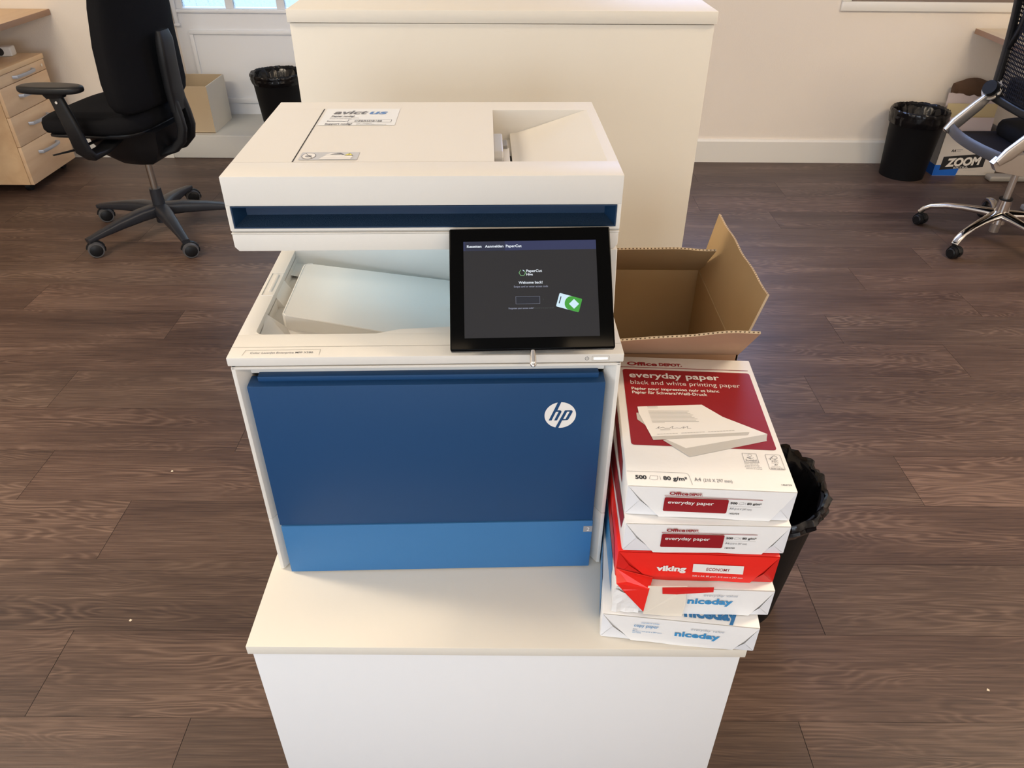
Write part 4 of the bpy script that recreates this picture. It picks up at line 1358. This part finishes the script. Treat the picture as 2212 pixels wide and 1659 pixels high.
# ------------------------------------------------------------------ pale carton on the step
root = thing('carton', 'open pale cardboard carton standing on the white step', 'box', (-2.02, 4.322, 0.130), 0.0)
cw_, cd_, chh = 0.322, 0.300, 0.254
g = G()
g.box(0, cw_, 0, 0.004, 0, chh, 'carton_beige', 0.0008, 1)
g.box(0, cw_, cd_ - 0.004, cd_, 0, chh, 'carton_beige', 0.0008, 1)
g.box(0, 0.004, 0, cd_, 0, chh, 'carton_beige', 0.0008, 1)
g.box(0, cw_, 0, cd_, 0, 0.004, 'carton_beige')
g.build('carton_body', root)
g = G(); g.box(cw_ - 0.004, cw_ + 0.0005, 0.0005, cd_, 0, chh + 0.001, 'carton_white', 0.0008, 1); o = g.build('side_panel', root); o['label'] = 'whitish side of the carton'

# ------------------------------------------------------------------ left desk and drawer pedestal
root = thing('desk', 'beech desk top over the drawer pedestal at the left wall', 'desk', (-3.215, 2.75, 0))
g = G(); g.box(0, 0.800, 0, 1.540, 0.745, 0.7725, 'beech', 0.003, 2); g.build('tabletop', root)
g = G(); g.box(0.7995, 0.8035, 0, 1.540, 0.7452, 0.7723, 'edge_brown', 0.0015, 2); g.build('edge_band', root)
for yy in (0.08, 1.42):
    g = G(); g.box(0.06, 0.12, yy, yy + 0.04, 0.03, 0.745, 'greige', 0.004, 1); g.box(0.02, 0.50, yy, yy + 0.05, 0.0, 0.03, 'greige', 0.008, 2); g.build('leg', root)

root = thing('drawer_pedestal', 'beech drawer pedestal with grey handles under the desk', 'drawer pedestal', (-2.44, 3.705, 0))
PDp, PWp = 0.58, 0.436      # depth in -x, width in +y
g = G()
g.box(-PDp, -0.020, 0.0, 0.018, 0.045, 0.563, 'beech', 0.001, 1)
g.box(-PDp, -0.020, PWp - 0.018, PWp, 0.045, 0.563, 'beech', 0.001, 1)
g.box(-PDp, -PDp + 0.018, 0.018, PWp - 0.018, 0.045, 0.563, 'beech')
g.box(-PDp, -0.021, 0.018, PWp - 0.018, 0.045, 0.063, 'beech')
g.box(-PDp + 0.02, -0.024, 0.02, PWp - 0.02, 0.07, 0.560, 'seam')
g.build('carcass', root)
g = G(); g.box(-PDp - 0.002, 0.004, -0.003, PWp + 0.003, 0.564, 0.588, 'beech', 0.003, 2); g.build('top_panel', root)
for zt_, zb_, kn in ((0.562, 0.5125, 0), (0.510, 0.3795, 1), (0.377, 0.2365, 1), (0.234, 0.0450, 1)):
    g = G(); g.box(-0.0185, 0.0, 0.001, PWp - 0.001, zb_, zt_, 'beech_front', 0.0018, 2)
    dr_ = g.build('drawer', root)
    hz = (zt_ + zb_) / 2 if kn == 0 else zt_ - 0.060
    g = G()
    pts = [(0.0, 0.130, hz)] + [(0.020 + 0.007 * sin(pi * i / 8), 0.137 + 0.160 * i / 8, hz) for i in range(9)] + [(0.0, 0.304, hz)]
    g.tube(pts, (0.0045, 0.008), 'handle', 10, round_=False)
    g.build('handle', dr_)
    if kn == 0:
        g = G(); g.cyl((0, 0.400, hz), (0.003, 0.400, hz), 0.0075, 'chrome', n=16); g.build('lock', dr_)
for (cx, cy) in ((-0.06, 0.05), (-0.06, PWp - 0.05), (-PDp + 0.06, 0.05), (-PDp + 0.06, PWp - 0.05)):
    g = G(); g.cyl((cx - 0.012, cy, 0.022), (cx + 0.012, cy, 0.022), 0.022, 'chair_plastic'); g.box(cx - 0.02, cx + 0.02, cy - 0.02, cy + 0.02, 0.030, 0.047, 'chair_plastic', 0.003, 1)
    g.build('caster', root)

root = thing('power_strip', 'white socket block lying on the drawer pedestal', 'power strip', (-2.68, 4.03, 0.588), 0.12)
g = G(); g.box(0, 0.145, 0, 0.058, 0, 0.046, 'white_paint', 0.007, 3); g.build('housing', root)
g = G(); g.cyl((0.092, -0.0006, 0.024), (0.092, 0.010, 0.024), 0.019, 'seam'); g.cyl((0.045, -0.0006, 0.024), (0.045, 0.010, 0.024), 0.019, 'seam'); g.build('socket', root)

# ------------------------------------------------------------------ chairs
def superellipse_slab(g, cx, cy, hx, hy, z0, z1, m, ex=4.5, n=44, rnd_=0.02, bow=None, taper=0.0):
    """upholstered slab: stack of superellipse rings with rounded edge"""
    rings = []
    prof = [(0.90, 0.0), (0.97, 0.10), (1.0, 0.30), (1.0, 0.65), (0.975, 0.86), (0.90, 0.97), (0.72, 1.0), (0.40, 1.0), (0.02, 1.0)]
    prof = [(0.02, 0.0), (0.5, 0.0)] + prof
    for s_, t_ in prof:
        ring_ = []
        for j in range(n):
            a = 2 * pi * j / n
            c_, d_ = cos(a), sin(a)
            x = math.copysign(abs(c_) ** (2 / ex), c_); y = math.copysign(abs(d_) ** (2 / ex), d_)
            e = 1 - (1 - s_) * (1 if s_ < 0.9 else min(1, rnd_ / 0.02))
            p = Vector((cx + hx * x * e * (1 - taper * y * 0), cy + hy * y * e, z0 + (z1 - z0) * t_))
            if bow: p = bow(p, x * e, y * e, t_)
            ring_.append(p)
        rings.append(ring_)
    g.loft(rings, m)


def five_star(root, angles, R, kind, zc_hub, leg_m, cast_m, rr=0.028, wa=0.0):
    for a in angles:
        dx, dy = cos(a), sin(a)
        g = G()
        if kind == 'plastic':
            pts = [(0.020, 0.108), (0.10, 0.108), (0.20, 0.099), (0.28, 0.088), (R + 0.012, 0.076)]
            rad = [(0.034, 0.026), (0.030, 0.025), (0.024, 0.020), (0.019, 0.015), (0.016, 0.010)]
            g.tube([(dx * q_, dy * q_, z_) for q_, z_ in pts], rad, leg_m, 14, round_=False)
        else:
            pts = [(0.020, 0.128), (0.08, 0.126), (0.15, 0.122), (0.22, 0.112), (0.28, 0.096), (R - 0.012, 0.078), (R + 0.002, 0.058)]
            rad = [(0.034, 0.020), (0.026, 0.017), (0.021, 0.014), (0.018, 0.013), (0.018, 0.012), (0.018, 0.012), (0.016, 0.012)]
            g.tube([(dx * q_, dy * q_, z_) for q_, z_ in pts], rad, leg_m, 18)
        g.build('leg', root, smooth=50)
        g = G()
        c = Vector((dx * R, dy * R, 0))
        ca_ = wa
        ax_ = Vector((cos(ca_), sin(ca_), 0)); fw = Vector((-sin(ca_), cos(ca_), 0)) * 0.012
        cc = c + fw
        for sgn in (-1, 1):
            g.cyl(cc + ax_ * 0.006 * sgn + Vector((0, 0, rr)), cc + ax_ * 0.024 * sgn + Vector((0, 0, rr)), rr, cast_m, rr * 0.92, 22)
            g.cyl(cc + ax_ * 0.024 * sgn + Vector((0, 0, rr)), cc + ax_ * 0.028 * sgn + Vector((0, 0, rr)), rr * 0.78, 'chair_plastic', rr * 0.6, 22)
        hood = [cc + fw * 0.0 + Vector((0, 0, rr)) + (fw.normalized() * cos(t_) + Vector((0, 0, 1)) * sin(t_)) * (rr + 0.002) for t_ in [radians(k) for k in range(-20, 171, 19)]]
        g.tube(hood, (0.010, 0.0035), 'chair_plastic', 8)
        g.cyl(c + Vector((0, 0, rr)), c + Vector((0, 0, 0.072)), 0.010, 'chair_plastic')
        g.build('caster', root, smooth=40)


# left chair: faces the left desk, its back turned to us
CA = atan2(0.15, -0.985)
root = thing('office_chair', 'black upholstered swivel chair with an armrest, in front of the drawer pedestal', 'chair', (-1.605, 3.25, 0), CA)
five_star(root, [radians(18.5 + 72 * k) - CA for k in range(5)], 0.345, 'plastic', 0.1, 'chair_base', 'caster_grey', 0.034, radians(-62) - CA)
g = G(); g.cyl((0, 0, 0.050), (0, 0, 0.205), 0.029, 'chair_base', 0.025, 24); g.build('hub', root)
g = G(); g.cyl((0, 0, 0.205), (0, 0, 0.345), 0.0145, 'steel', n=20); g.build('gas_lift', root)
g = G()
g.loft([[Vector((0.02 + sx_ * x, sy_ * y, z)) for x, y in ((-1, -1), (-0.4, -1.15), (0.5, -1.1), (1, -0.7), (1, 0.7), (0.5, 1.1), (-0.4, 1.15), (-1, 1))]
        for sx_, sy_, z in ((0.045, 0.04, 0.325), (0.085, 0.06, 0.335), (0.125, 0.085, 0.365), (0.16, 0.11, 0.420), (0.17, 0.12, 0.470), (0.19, 0.14, 0.500))], 'chair_plastic')
g.build('tilt_mechanism', root, smooth=45)
g = G()


def seatbow(p, x, y, t_):
    return Vector((p.x, p.y, p.z - 0.022 * max(0, x) ** 3 - 0.012 * (1 - abs(y)) * (1 - abs(x)) * (t_ > 0.8) + 0.010 * (x < -0.5) * t_))


superellipse_slab(g, 0.085, 0.0, 0.232, 0.245, 0.500, 0.572, 'chair_fabric', 4.0, bow=seatbow)
g.build('seat', root, smooth=60)
g = G(); superellipse_slab(g, 0.085, 0.0, 0.217, 0.230, 0.484, 0.506, 'chair_plastic', 4.0, bow=seatbow); g.build('seat_pan', root, smooth=60)
# backrest: tall padded shell, side edges wrap forward
g = G()


def backring(t_, hs, thick, s_):
    out = []
    n = 40
    for j in range(n):
        a = 2 * pi * j / n
        c_, d_ = cos(a), sin(a)
        y = math.copysign(abs(c_) ** 0.45, c_); xx = math.copysign(abs(d_) ** 0.5, d_)
        zz = 0.580 + 0.645 * t_
        yy = y * hs
        x0 = -0.135 - 0.055 * t_ + 0.035 * (yy / 0.24) ** 2 + 0.025 * sin(pi * t_)
        out.append(Vector((x0 + xx * thick, yy, zz)))
    return out


rings = [backring(t_, hs, th, 0) for t_, hs, th in ((0.0, 0.10, 0.006), (0.002, 0.18, 0.018), (0.010, 0.214, 0.030), (0.030, 0.236, 0.038), (0.08, 0.252, 0.044), (0.2, 0.256, 0.046), (0.4, 0.250, 0.046), (0.6, 0.238, 0.044),
                                                     (0.8, 0.220, 0.038), (0.93, 0.208, 0.034), (0.98, 0.190, 0.024), (1.0, 0.12, 0.008))]
g.loft(rings, 'chair_fabric')
g.build('backrest', root, smooth=60)
g = G()
# J-shaped support: upper blade and two rails below
g.tube([(-0.225, 0.012, 0.865), (-0.226, 0.012, 0.83), (-0.218, 0.010, 0.74), (-0.212, 0.004, 0.65), (-0.214, 0, 0.56)],
       [(0.036, 0.012), (0.046, 0.018), (0.048, 0.020), (0.050, 0.018), (0.052, 0.017)], 'chair_plastic', 18, up=(1, 0, 0), round_=False)
for sg in (-1, 1):
    g.tube([(-0.212, sg * 0.030, 0.600), (-0.222, sg * 0.033, 0.540), (-0.226, sg * 0.035, 0.490), (-0.212, sg * 0.037, 0.440), (-0.175, sg * 0.040, 0.405), (-0.110, sg * 0.044, 0.385), (-0.03, sg * 0.050, 0.380)],
           [(0.016, 0.018)] * 7, 'chair_plastic', 14, up=(1, 0, 0), round_=False)
g.build('back_support', root, smooth=45)
for sg in (1, -1):
    g = G()
    superellipse_slab(g, 0.100, sg * 0.315, 0.125, 0.047, 0.688, 0.714, 'chair_plastic', 2.6, bow=lambda p, x, y, t_: Vector((p.x, p.y + sg * 0.01 * x, p.z)))
    g.build('arm_pad', root, smooth=60)
    g = G()
    g.tube([(0.085, sg * 0.320, 0.692), (0.083, sg * 0.320, 0.670)], [(0.022, 0.050), (0.018, 0.036)], 'chair_plastic', 16, up=(1, 0, 0), round_=False)
    g.tube([(0.085, sg * 0.320, 0.675), (0.060, sg * 0.322, 0.58), (0.040, sg * 0.320, 0.47), (0.030, sg * 0.300, 0.442), (0.02, sg * 0.235, 0.448), (0.02, sg * 0.14, 0.465)],
           [(0.012, 0.026), (0.013, 0.030), (0.014, 0.032), (0.016, 0.032), (0.012, 0.034), (0.010, 0.034)], 'chair_plastic', 16, up=(1, 0, 0), round_=False)
    g.cyl((0.078, sg * 0.334, 0.655), (0.078, sg * 0.336, 0.655), 0.005, 'lightgrey')
    g.build('arm_post', root, smooth=45)
g = G()
g.tube([(0.10, 0.10, 0.455), (0.13, 0.24, 0.445), (0.19, 0.31, 0.440)], [(0.006, 0.006), (0.005, 0.005), (0.010, 0.002)], 'chair_plastic', 8)
g.build('adjust_lever', root)

# right chair: faces the right desk
root = thing('office_chair', 'mesh-back swivel chair with aluminium bars and a polished star base', 'chair', (2.20, 3.21, 0), 0.0)
five_star(root, [radians(141.5 + 72 * k) for k in range(5)], 0.318, 'chrome', 0.12, 'chrome', 'chair_plastic', 0.0265, radians(205))
g = G(); g.cyl((0, 0, 0.090), (0, 0, 0.200), 0.036, 'chrome', 0.026, 28); g.cyl((0, 0, 0.045), (0, 0, 0.090), 0.020, 'alu', 0.022); g.build('hub', root)
g = G(); g.cyl((0, 0, 0.200), (0, 0, 0.350), 0.0145, 'alu', n=20); g.cyl((0, 0, 0.196), (0, 0, 0.203), 0.028, 'chair_plastic'); g.build('gas_lift', root)
g = G(); g.box(-0.10, 0.12, -0.07, 0.07, 0.345, 0.420, 'chair_plastic', 0.02, 3); g.build('tilt_mechanism', root)
g = G(); superellipse_slab(g, 0.190, 0.0, 0.255, 0.235, 0.430, 0.500, 'chair_fabric', 4.5, bow=lambda p, x, y, t_: Vector((p.x, p.y, p.z - 0.03 * max(0, x) ** 3))); g.build('seat', root, smooth=60)
for sg in (1, -1):
    g = G()
    g.tube([(-0.245, sg * 0.22, 0.432), (-0.21, sg * 0.22, 0.468), (-0.14, sg * 0.22, 0.545), (-0.085, sg * 0.22, 0.612)], [(0.013, 0.014), (0.014, 0.026), (0.014, 0.024), (0.012, 0.014)], 'alu', 16, up=(1, 0, 0), round_=False)
    for (a_, b_) in ((-0.218, 0.462), (-0.100, 0.590)):
        g.cyl((a_, sg * 0.2275, b_), (a_, sg * 0.2320, b_), 0.0055, 'chrome', n=12)
        g.cyl((a_, sg * 0.2320, b_), (a_, sg * 0.2325, b_), 0.0030, 'seam', n=6)
        g.cyl((a_ - 0.004, sg * -0.2275 if False else sg * 0.2125, b_), (a_ - 0.004, sg * 0.2095, b_), 0.0045, 'chrome', n=10)
    g.build('side_bar', root, smooth=45)
    g = G()
    g.loft([[Vector(p) for p in ((-0.262, sg * y_, 0.430), (-0.245, sg * y_, 0.452), (-0.150, sg * y_, 0.470), (-0.020, sg * y_, 0.455), (0.020, sg * y_, 0.420), (0.000, sg * y_, 0.385), (-0.120, sg * y_, 0.378), (-0.240, sg * y_, 0.400))]
            for y_ in (0.226, 0.195)], 'alu')
    g.loft([[Vector(p) for p in ((-0.10, sg * 0.20, 0.44), (0.02, sg * 0.20, 0.43), (0.02, sg * 0.20, 0.39), (-0.10, sg * 0.20, 0.385))],
            [Vector(p) for p in ((-0.06, sg * 0.06, 0.42), (0.04, sg * 0.06, 0.42), (0.04, sg * 0.06, 0.36), (-0.06, sg * 0.06, 0.36))]], 'alu')
    if sg == -1: g.build('side_plate', root, smooth=30)
    g = G()
    kc = Vector((-0.100, sg * 0.218, 0.612)); ka = Vector((-0.80, -0.42, 0.42)).normalized()
    g.cyl(kc - ka * 0.004, kc + ka * 0.004, 0.046, 'alu', 0.045, 32)
    g.cyl(kc + ka * 0.004, kc + ka * 0.012, 0.037, 'chrome', 0.035, 32)
    g.cyl(kc + ka * 0.012, kc + ka * 0.034, 0.034, 'chair_plastic', 0.030, 32)
    g.build('pivot_knob', root)
g = G()   # curved cross piece at the rear
n = 16
rg = []
for i in range(n + 1):
    t_ = i / n * 2 - 1
    y_ = 0.214 * t_
    x_ = -0.222 - 0.030 * (1 - t_ * t_)
    rg.append([Vector((x_ - 0.012, y_, 0.424)), Vector((x_ + 0.006, y_, 0.418)), Vector((x_ + 0.018, y_, 0.424)), Vector((x_ + 0.010, y_, 0.462)), Vector((x_ - 0.002, y_, 0.468)), Vector((x_ - 0.014, y_, 0.455))])
g.loft(rg, 'shell_grey')
g.build('rear_cross_piece', root, smooth=50)
g = G()   # under-seat shell between cross piece and seat
g.loft([[Vector((-0.20, y_, 0.440)) for y_ in (-0.19, 0.19)] + [Vector((-0.20, y_, 0.425)) for y_ in (0.19, -0.19)],
        [Vector((0.05, y_, 0.440)) for y_ in (-0.20, 0.20)] + [Vector((0.05, y_, 0.425)) for y_ in (0.20, -0.20)]], 'mesh_black')
g.build('seat_pan', root)
g = G()   # back frame
def bx(z): return -0.088 - 0.052 * (z - 0.60) / 0.36 + 0.03 * sin(pi * (z - 0.6) / 0.55)
def bhw(z): return 0.222 + 0.022 * sin(pi * min(1, max(0, (z - 0.58) / 0.5)))
zz_ = [0.585, 0.62, 0.68, 0.75, 0.82, 0.90, 0.98, 1.05, 1.10]
path = [(bx(z), -bhw(z), z) for z in zz_] + [(bx(1.135), -0.20, 1.135), (bx(1.15), -0.12, 1.150), (bx(1.15), 0.12, 1.150), (bx(1.135), 0.20, 1.135)] + [(bx(z), bhw(z), z) for z in zz_[::-1]]
g.tube(path, (0.017, 0.013), 'chair_plastic', 12, up=(1, 0, 0), round_=False)
g.tube([(bx(0.585), -0.222, 0.585), (-0.080, -0.1, 0.575), (-0.075, 0, 0.570), (-0.080, 0.1, 0.575), (bx(0.585), 0.222, 0.585)], (0.018, 0.012), 'chair_plastic', 12, up=(1, 0, 0), round_=False)
for sg in (-1, 1):
    g.tube([(bx(0.78), sg * 0.235, 0.780), (bx(0.86) + 0.012, sg * 0.205, 0.86), (bx(0.96) + 0.014, sg * 0.165, 0.96), (bx(1.08) + 0.01, sg * 0.13, 1.08)], [(0.013, 0.010), (0.017, 0.010), (0.017, 0.010), (0.013, 0.008)], 'chair_plastic', 10, up=(1, 0, 0), round_=False)
g.build('back_frame', root, smooth=50)
g = G()   # woven mesh: crossing strands
for k in range(34):
    z = 0.600 + 0.0158 * k
    hw_ = bhw(z) - 0.008
    g.tube([(bx(z) + 0.012 - 0.020 * (1 - (t_ / 6) ** 2), hw_ * t_ / 6, z) for t_ in range(-6, 7, 2)], (0.0042, 0.0012), 'mesh_black', 4, up=(1, 0, 0))
for k in range(31):
    y_ = -0.215 + 0.43 * k / 30
    g.tube([(bx(z) + 0.012 - 0.020 * (1 - (y_ / 0.23) ** 2), y_, z) for z in (0.60, 0.70, 0.82, 0.94, 1.06, 1.13)], (0.0036, 0.0012), 'mesh_black', 4, up=(1, 0, 0))
g.build('mesh_panel', root, smooth=0)
g = G()
superellipse_slab(g, -0.055, 0, 0.020, 0.185, 0.585, 0.680, 'chair_plastic', 3.5)
g.build('lumbar_pad', root, smooth=60)

# ------------------------------------------------------------------ right desk
root = thing('desk', 'light maple desk top at the far right wall', 'desk', (2.380, 3.50, 0))
g = G()
g.prism([(0.035, 0.770), (0.0, 0.0), (0.80, 0.0), (0.80, 0.770)], 'z', 0.694, 0.718, 'maple', 0.001, 1)
g.build('tabletop', root)
g = G(); g.prism([(0.0335, 0.771), (-0.0018, -0.001), (0.001, -0.001), (0.0365, 0.771)], 'z', 0.6938, 0.7178, 'edge_brown'); g.build('edge_band', root)
g = G()
g.box(0.22, 0.80, 0.480, 0.545, 0.0, 0.030, 'greige', 0.010, 3)
g.box(0.36, 0.44, 0.490, 0.535, 0.030, 0.694, 'greige', 0.008, 2)
g.build('leg', root)
g = G()
g.box(0.17, 0.78, 0.04, 0.10, 0.0, 0.030, 'greige', 0.010, 3)
g.box(0.42, 0.50, 0.05, 0.09, 0.030, 0.694, 'greige', 0.008, 2)
g.build('leg', root)

# ------------------------------------------------------------------ printed paper box with scraps
root = thing('paper_box', 'white and blue copy paper box standing by the far wall under the desk', 'box', (2.330, 4.078, 0), 0.0)
bw_, bd_, bh_ = 0.345, 0.195, 0.238
g = G()
g.box(0, bw_, 0, 0.004, 0, bh_, 'box_white', 0.0008, 1)
g.box(0, bw_, bd_ - 0.004, bd_, 0, bh_, 'box_white', 0.0008, 1)
g.box(0, 0.004, 0, bd_, 0, bh_, 'box_white', 0.0008, 1)
g.box(bw_ - 0.004, bw_, 0, bd_, 0, bh_, 'box_white', 0.0008, 1)
g.box(0, bw_, 0, bd_, 0, 0.004, 'box_white')
g.build('box_body', root)
g = G()
X = plane_xf((0, -0.0004, 0), (1, 0, 0), (0, 0, 1)); X2 = plane_xf((-0.020, -0.0008, -0.012), (1, 0, 0), (0, 0, 1)); X3 = plane_xf((-0.020, -0.0012, -0.012), (1, 0, 0), (0, 0, 1))
g.poly([Vector(p) for p in ((0.0, 0.001, 0), (0.130, 0.001, 0), (0.140, 0.060, 0), (0.0, 0.060, 0))], 'box_blue', X)
g.poly([Vector(p) for p in ((0.160, 0.150, 0), (0.345, 0.150, 0), (0.345, 0.200, 0), (0.165, 0.175, 0))], 'box_blue', X)
g.poly([Vector(p) for p in ((0.050, 0.045, 0), (0.285, 0.062, 0), (0.285, 0.138, 0), (0.052, 0.118, 0))], 'black_print', X2)
text(g, 'ZOOM', 0.075, 0.064, 0.190, 0.044, 'white_print', X3, bold=0.05, shear=0.15, rot=0.07)
text(g, 'EXTRA', 0.125, 0.052, 0.080, 0.010, 'lightgrey', X3, bold=0.04, rot=0.06)
text(g, 'A4', 0.062, 0.132, 0.026, 0.015, 'black_print', X, bold=0.04)
line(g, [(0.092, 0.144), (0.122, 0.145)], 0.003, 'grey_print', X)
line(g, [(0.092, 0.137), (0.112, 0.138)], 0.002, 'grey_print', X)
line(g, [(0.165, 0.030), (0.230, 0.033)], 0.0025, 'lightgrey', X)
g.build('front_print', root, recalc=False)
g = G()
X = plane_xf((-0.0004, 0, 0), (0, 1, 0), (0, 0, 1))
g.poly([Vector(p) for p in ((0.0, 0.001, 0), (0.195, 0.001, 0), (0.195, 0.060, 0), (0.0, 0.060, 0))], 'box_blue', X)
g.build('side_print', root, recalc=False)


def upright_sheet(name, label, cat, x0, x1, y, z0, z1, m, lean=0.02, tear=0.0, seed=0, th=0.002, extra=None):
    g = G()
    rnd = random.Random(seed)
    n = 14
    tops = [Vector((x0 + (x1 - x0) * i / n, y + lean, z1 + rnd.uniform(-tear, tear) - (0.0 if not extra else extra * i / n))) for i in range(n + 1)]
    bots = [Vector((x0 + (x1 - x0) * i / n, y, z0)) for i in range(n + 1)]
    for s_ in (0, th):
        g.add([p + Vector((0, s_, 0)) for p in bots + tops], [[i, i + 1, n + 2 + i, n + 1 + i] for i in range(n)], m)
    g.add([p for p in tops] + [p + Vector((0, th, 0)) for p in tops], [[i, i + 1, n + 2 + i, n + 1 + i] for i in range(n)], m)
    o = g.build(name, smooth=0, recalc=False)
    return tag(o, label, cat)


upright_sheet('paper_sheet', 'pinkish white sheet sticking up nearest the front of the paper box', 'paper', 2.340, 2.60, 4.118, 0.02, 0.300, 'pink_paper', 0.020, 0.0, 1)
upright_sheet('envelope', 'yellowish envelope sticking up behind the pinkish sheet', 'envelope', 2.340, 2.61, 4.138, 0.02, 0.365, 'envelope', 0.028, 0.0, 2)
upright_sheet('torn_envelope', 'white torn envelope with small print standing tallest in the paper box', 'envelope', 2.342, 2.62, 4.160, 0.02, 0.415, 'pink_paper', 0.036, 0.006, 3, extra=0.03)
g = G()
n1, n2 = 12, 8
vs = []
for i in range(n1 + 1):
    for j in range(n2):
        a = 2 * pi * j / n2
        t_ = i / n1
        rr_ = (0.035 + 0.022 * sin(pi * t_)) * (1 + 0.35 * mnoise.noise(Vector((t_ * 5, a * 1.3, 2.2))))
        vs.append(Vector((2.49 + 0.22 * (t_ - 0.5), 4.238 + cos(a) * rr_ * 0.5, 0.425 + sin(a) * rr_ * 0.9)))
fs = [[i * n2 + j, i * n2 + (j + 1) % n2, (i + 1) * n2 + (j + 1) % n2, (i + 1) * n2 + j] for i in range(n1) for j in range(n2)]
fs += [list(range(n2)), [n1 * n2 + j for j in range(n2)]]
g.add(vs, fs, 'bag_brown')
g.box(2.40, 2.58, 4.216, 4.258, 0.006, 0.42, 'bag_brown', 0.01, 2)
tag(g.build('paper_bag', smooth=35), 'crumpled brown paper bag on top of the paper box', 'bag')
g = G()
g.lathe([(0.004, 0.0), (0.013, 0.0), (0.015, 0.008), (0.015, 0.028), (0.010, 0.036), (0.004, 0.036)], 'red_plastic', 24, (0, 0, 0), True)
g.cyl((0, 0, -0.215), (0, 0, 0.0), 0.010, 'red_plastic')
o = g.build('plastic_cap', loc=(2.345, 4.098 - 0.0, 0.228)); tag(o, 'small red cap poking out of the front corner of the paper box', 'cap')
o.location = (2.362, 4.101, 0.232)

# tiny scraps on the floor
for i, (x, y) in enumerate(((-0.955, 1.585), (-0.86, 1.08), (1.005, 0.92))):
    g = G()
    g.add([(-0.003, -0.001, 0), (0.002, -0.003, 0.001), (0.004, 0.002, 0), (-0.001, 0.003, 0.002)], [(0, 1, 2, 3)], 'debris')
    o = g.build('paper_scrap', loc=(x, y, 0.0008))
    tag(o, ('tiny pale scrap on the floor left of the printer', 'tiny pale scrap on the floor left of the low cabinet', 'tiny pale scrap on the floor right of the low cabinet')[i], 'scrap')
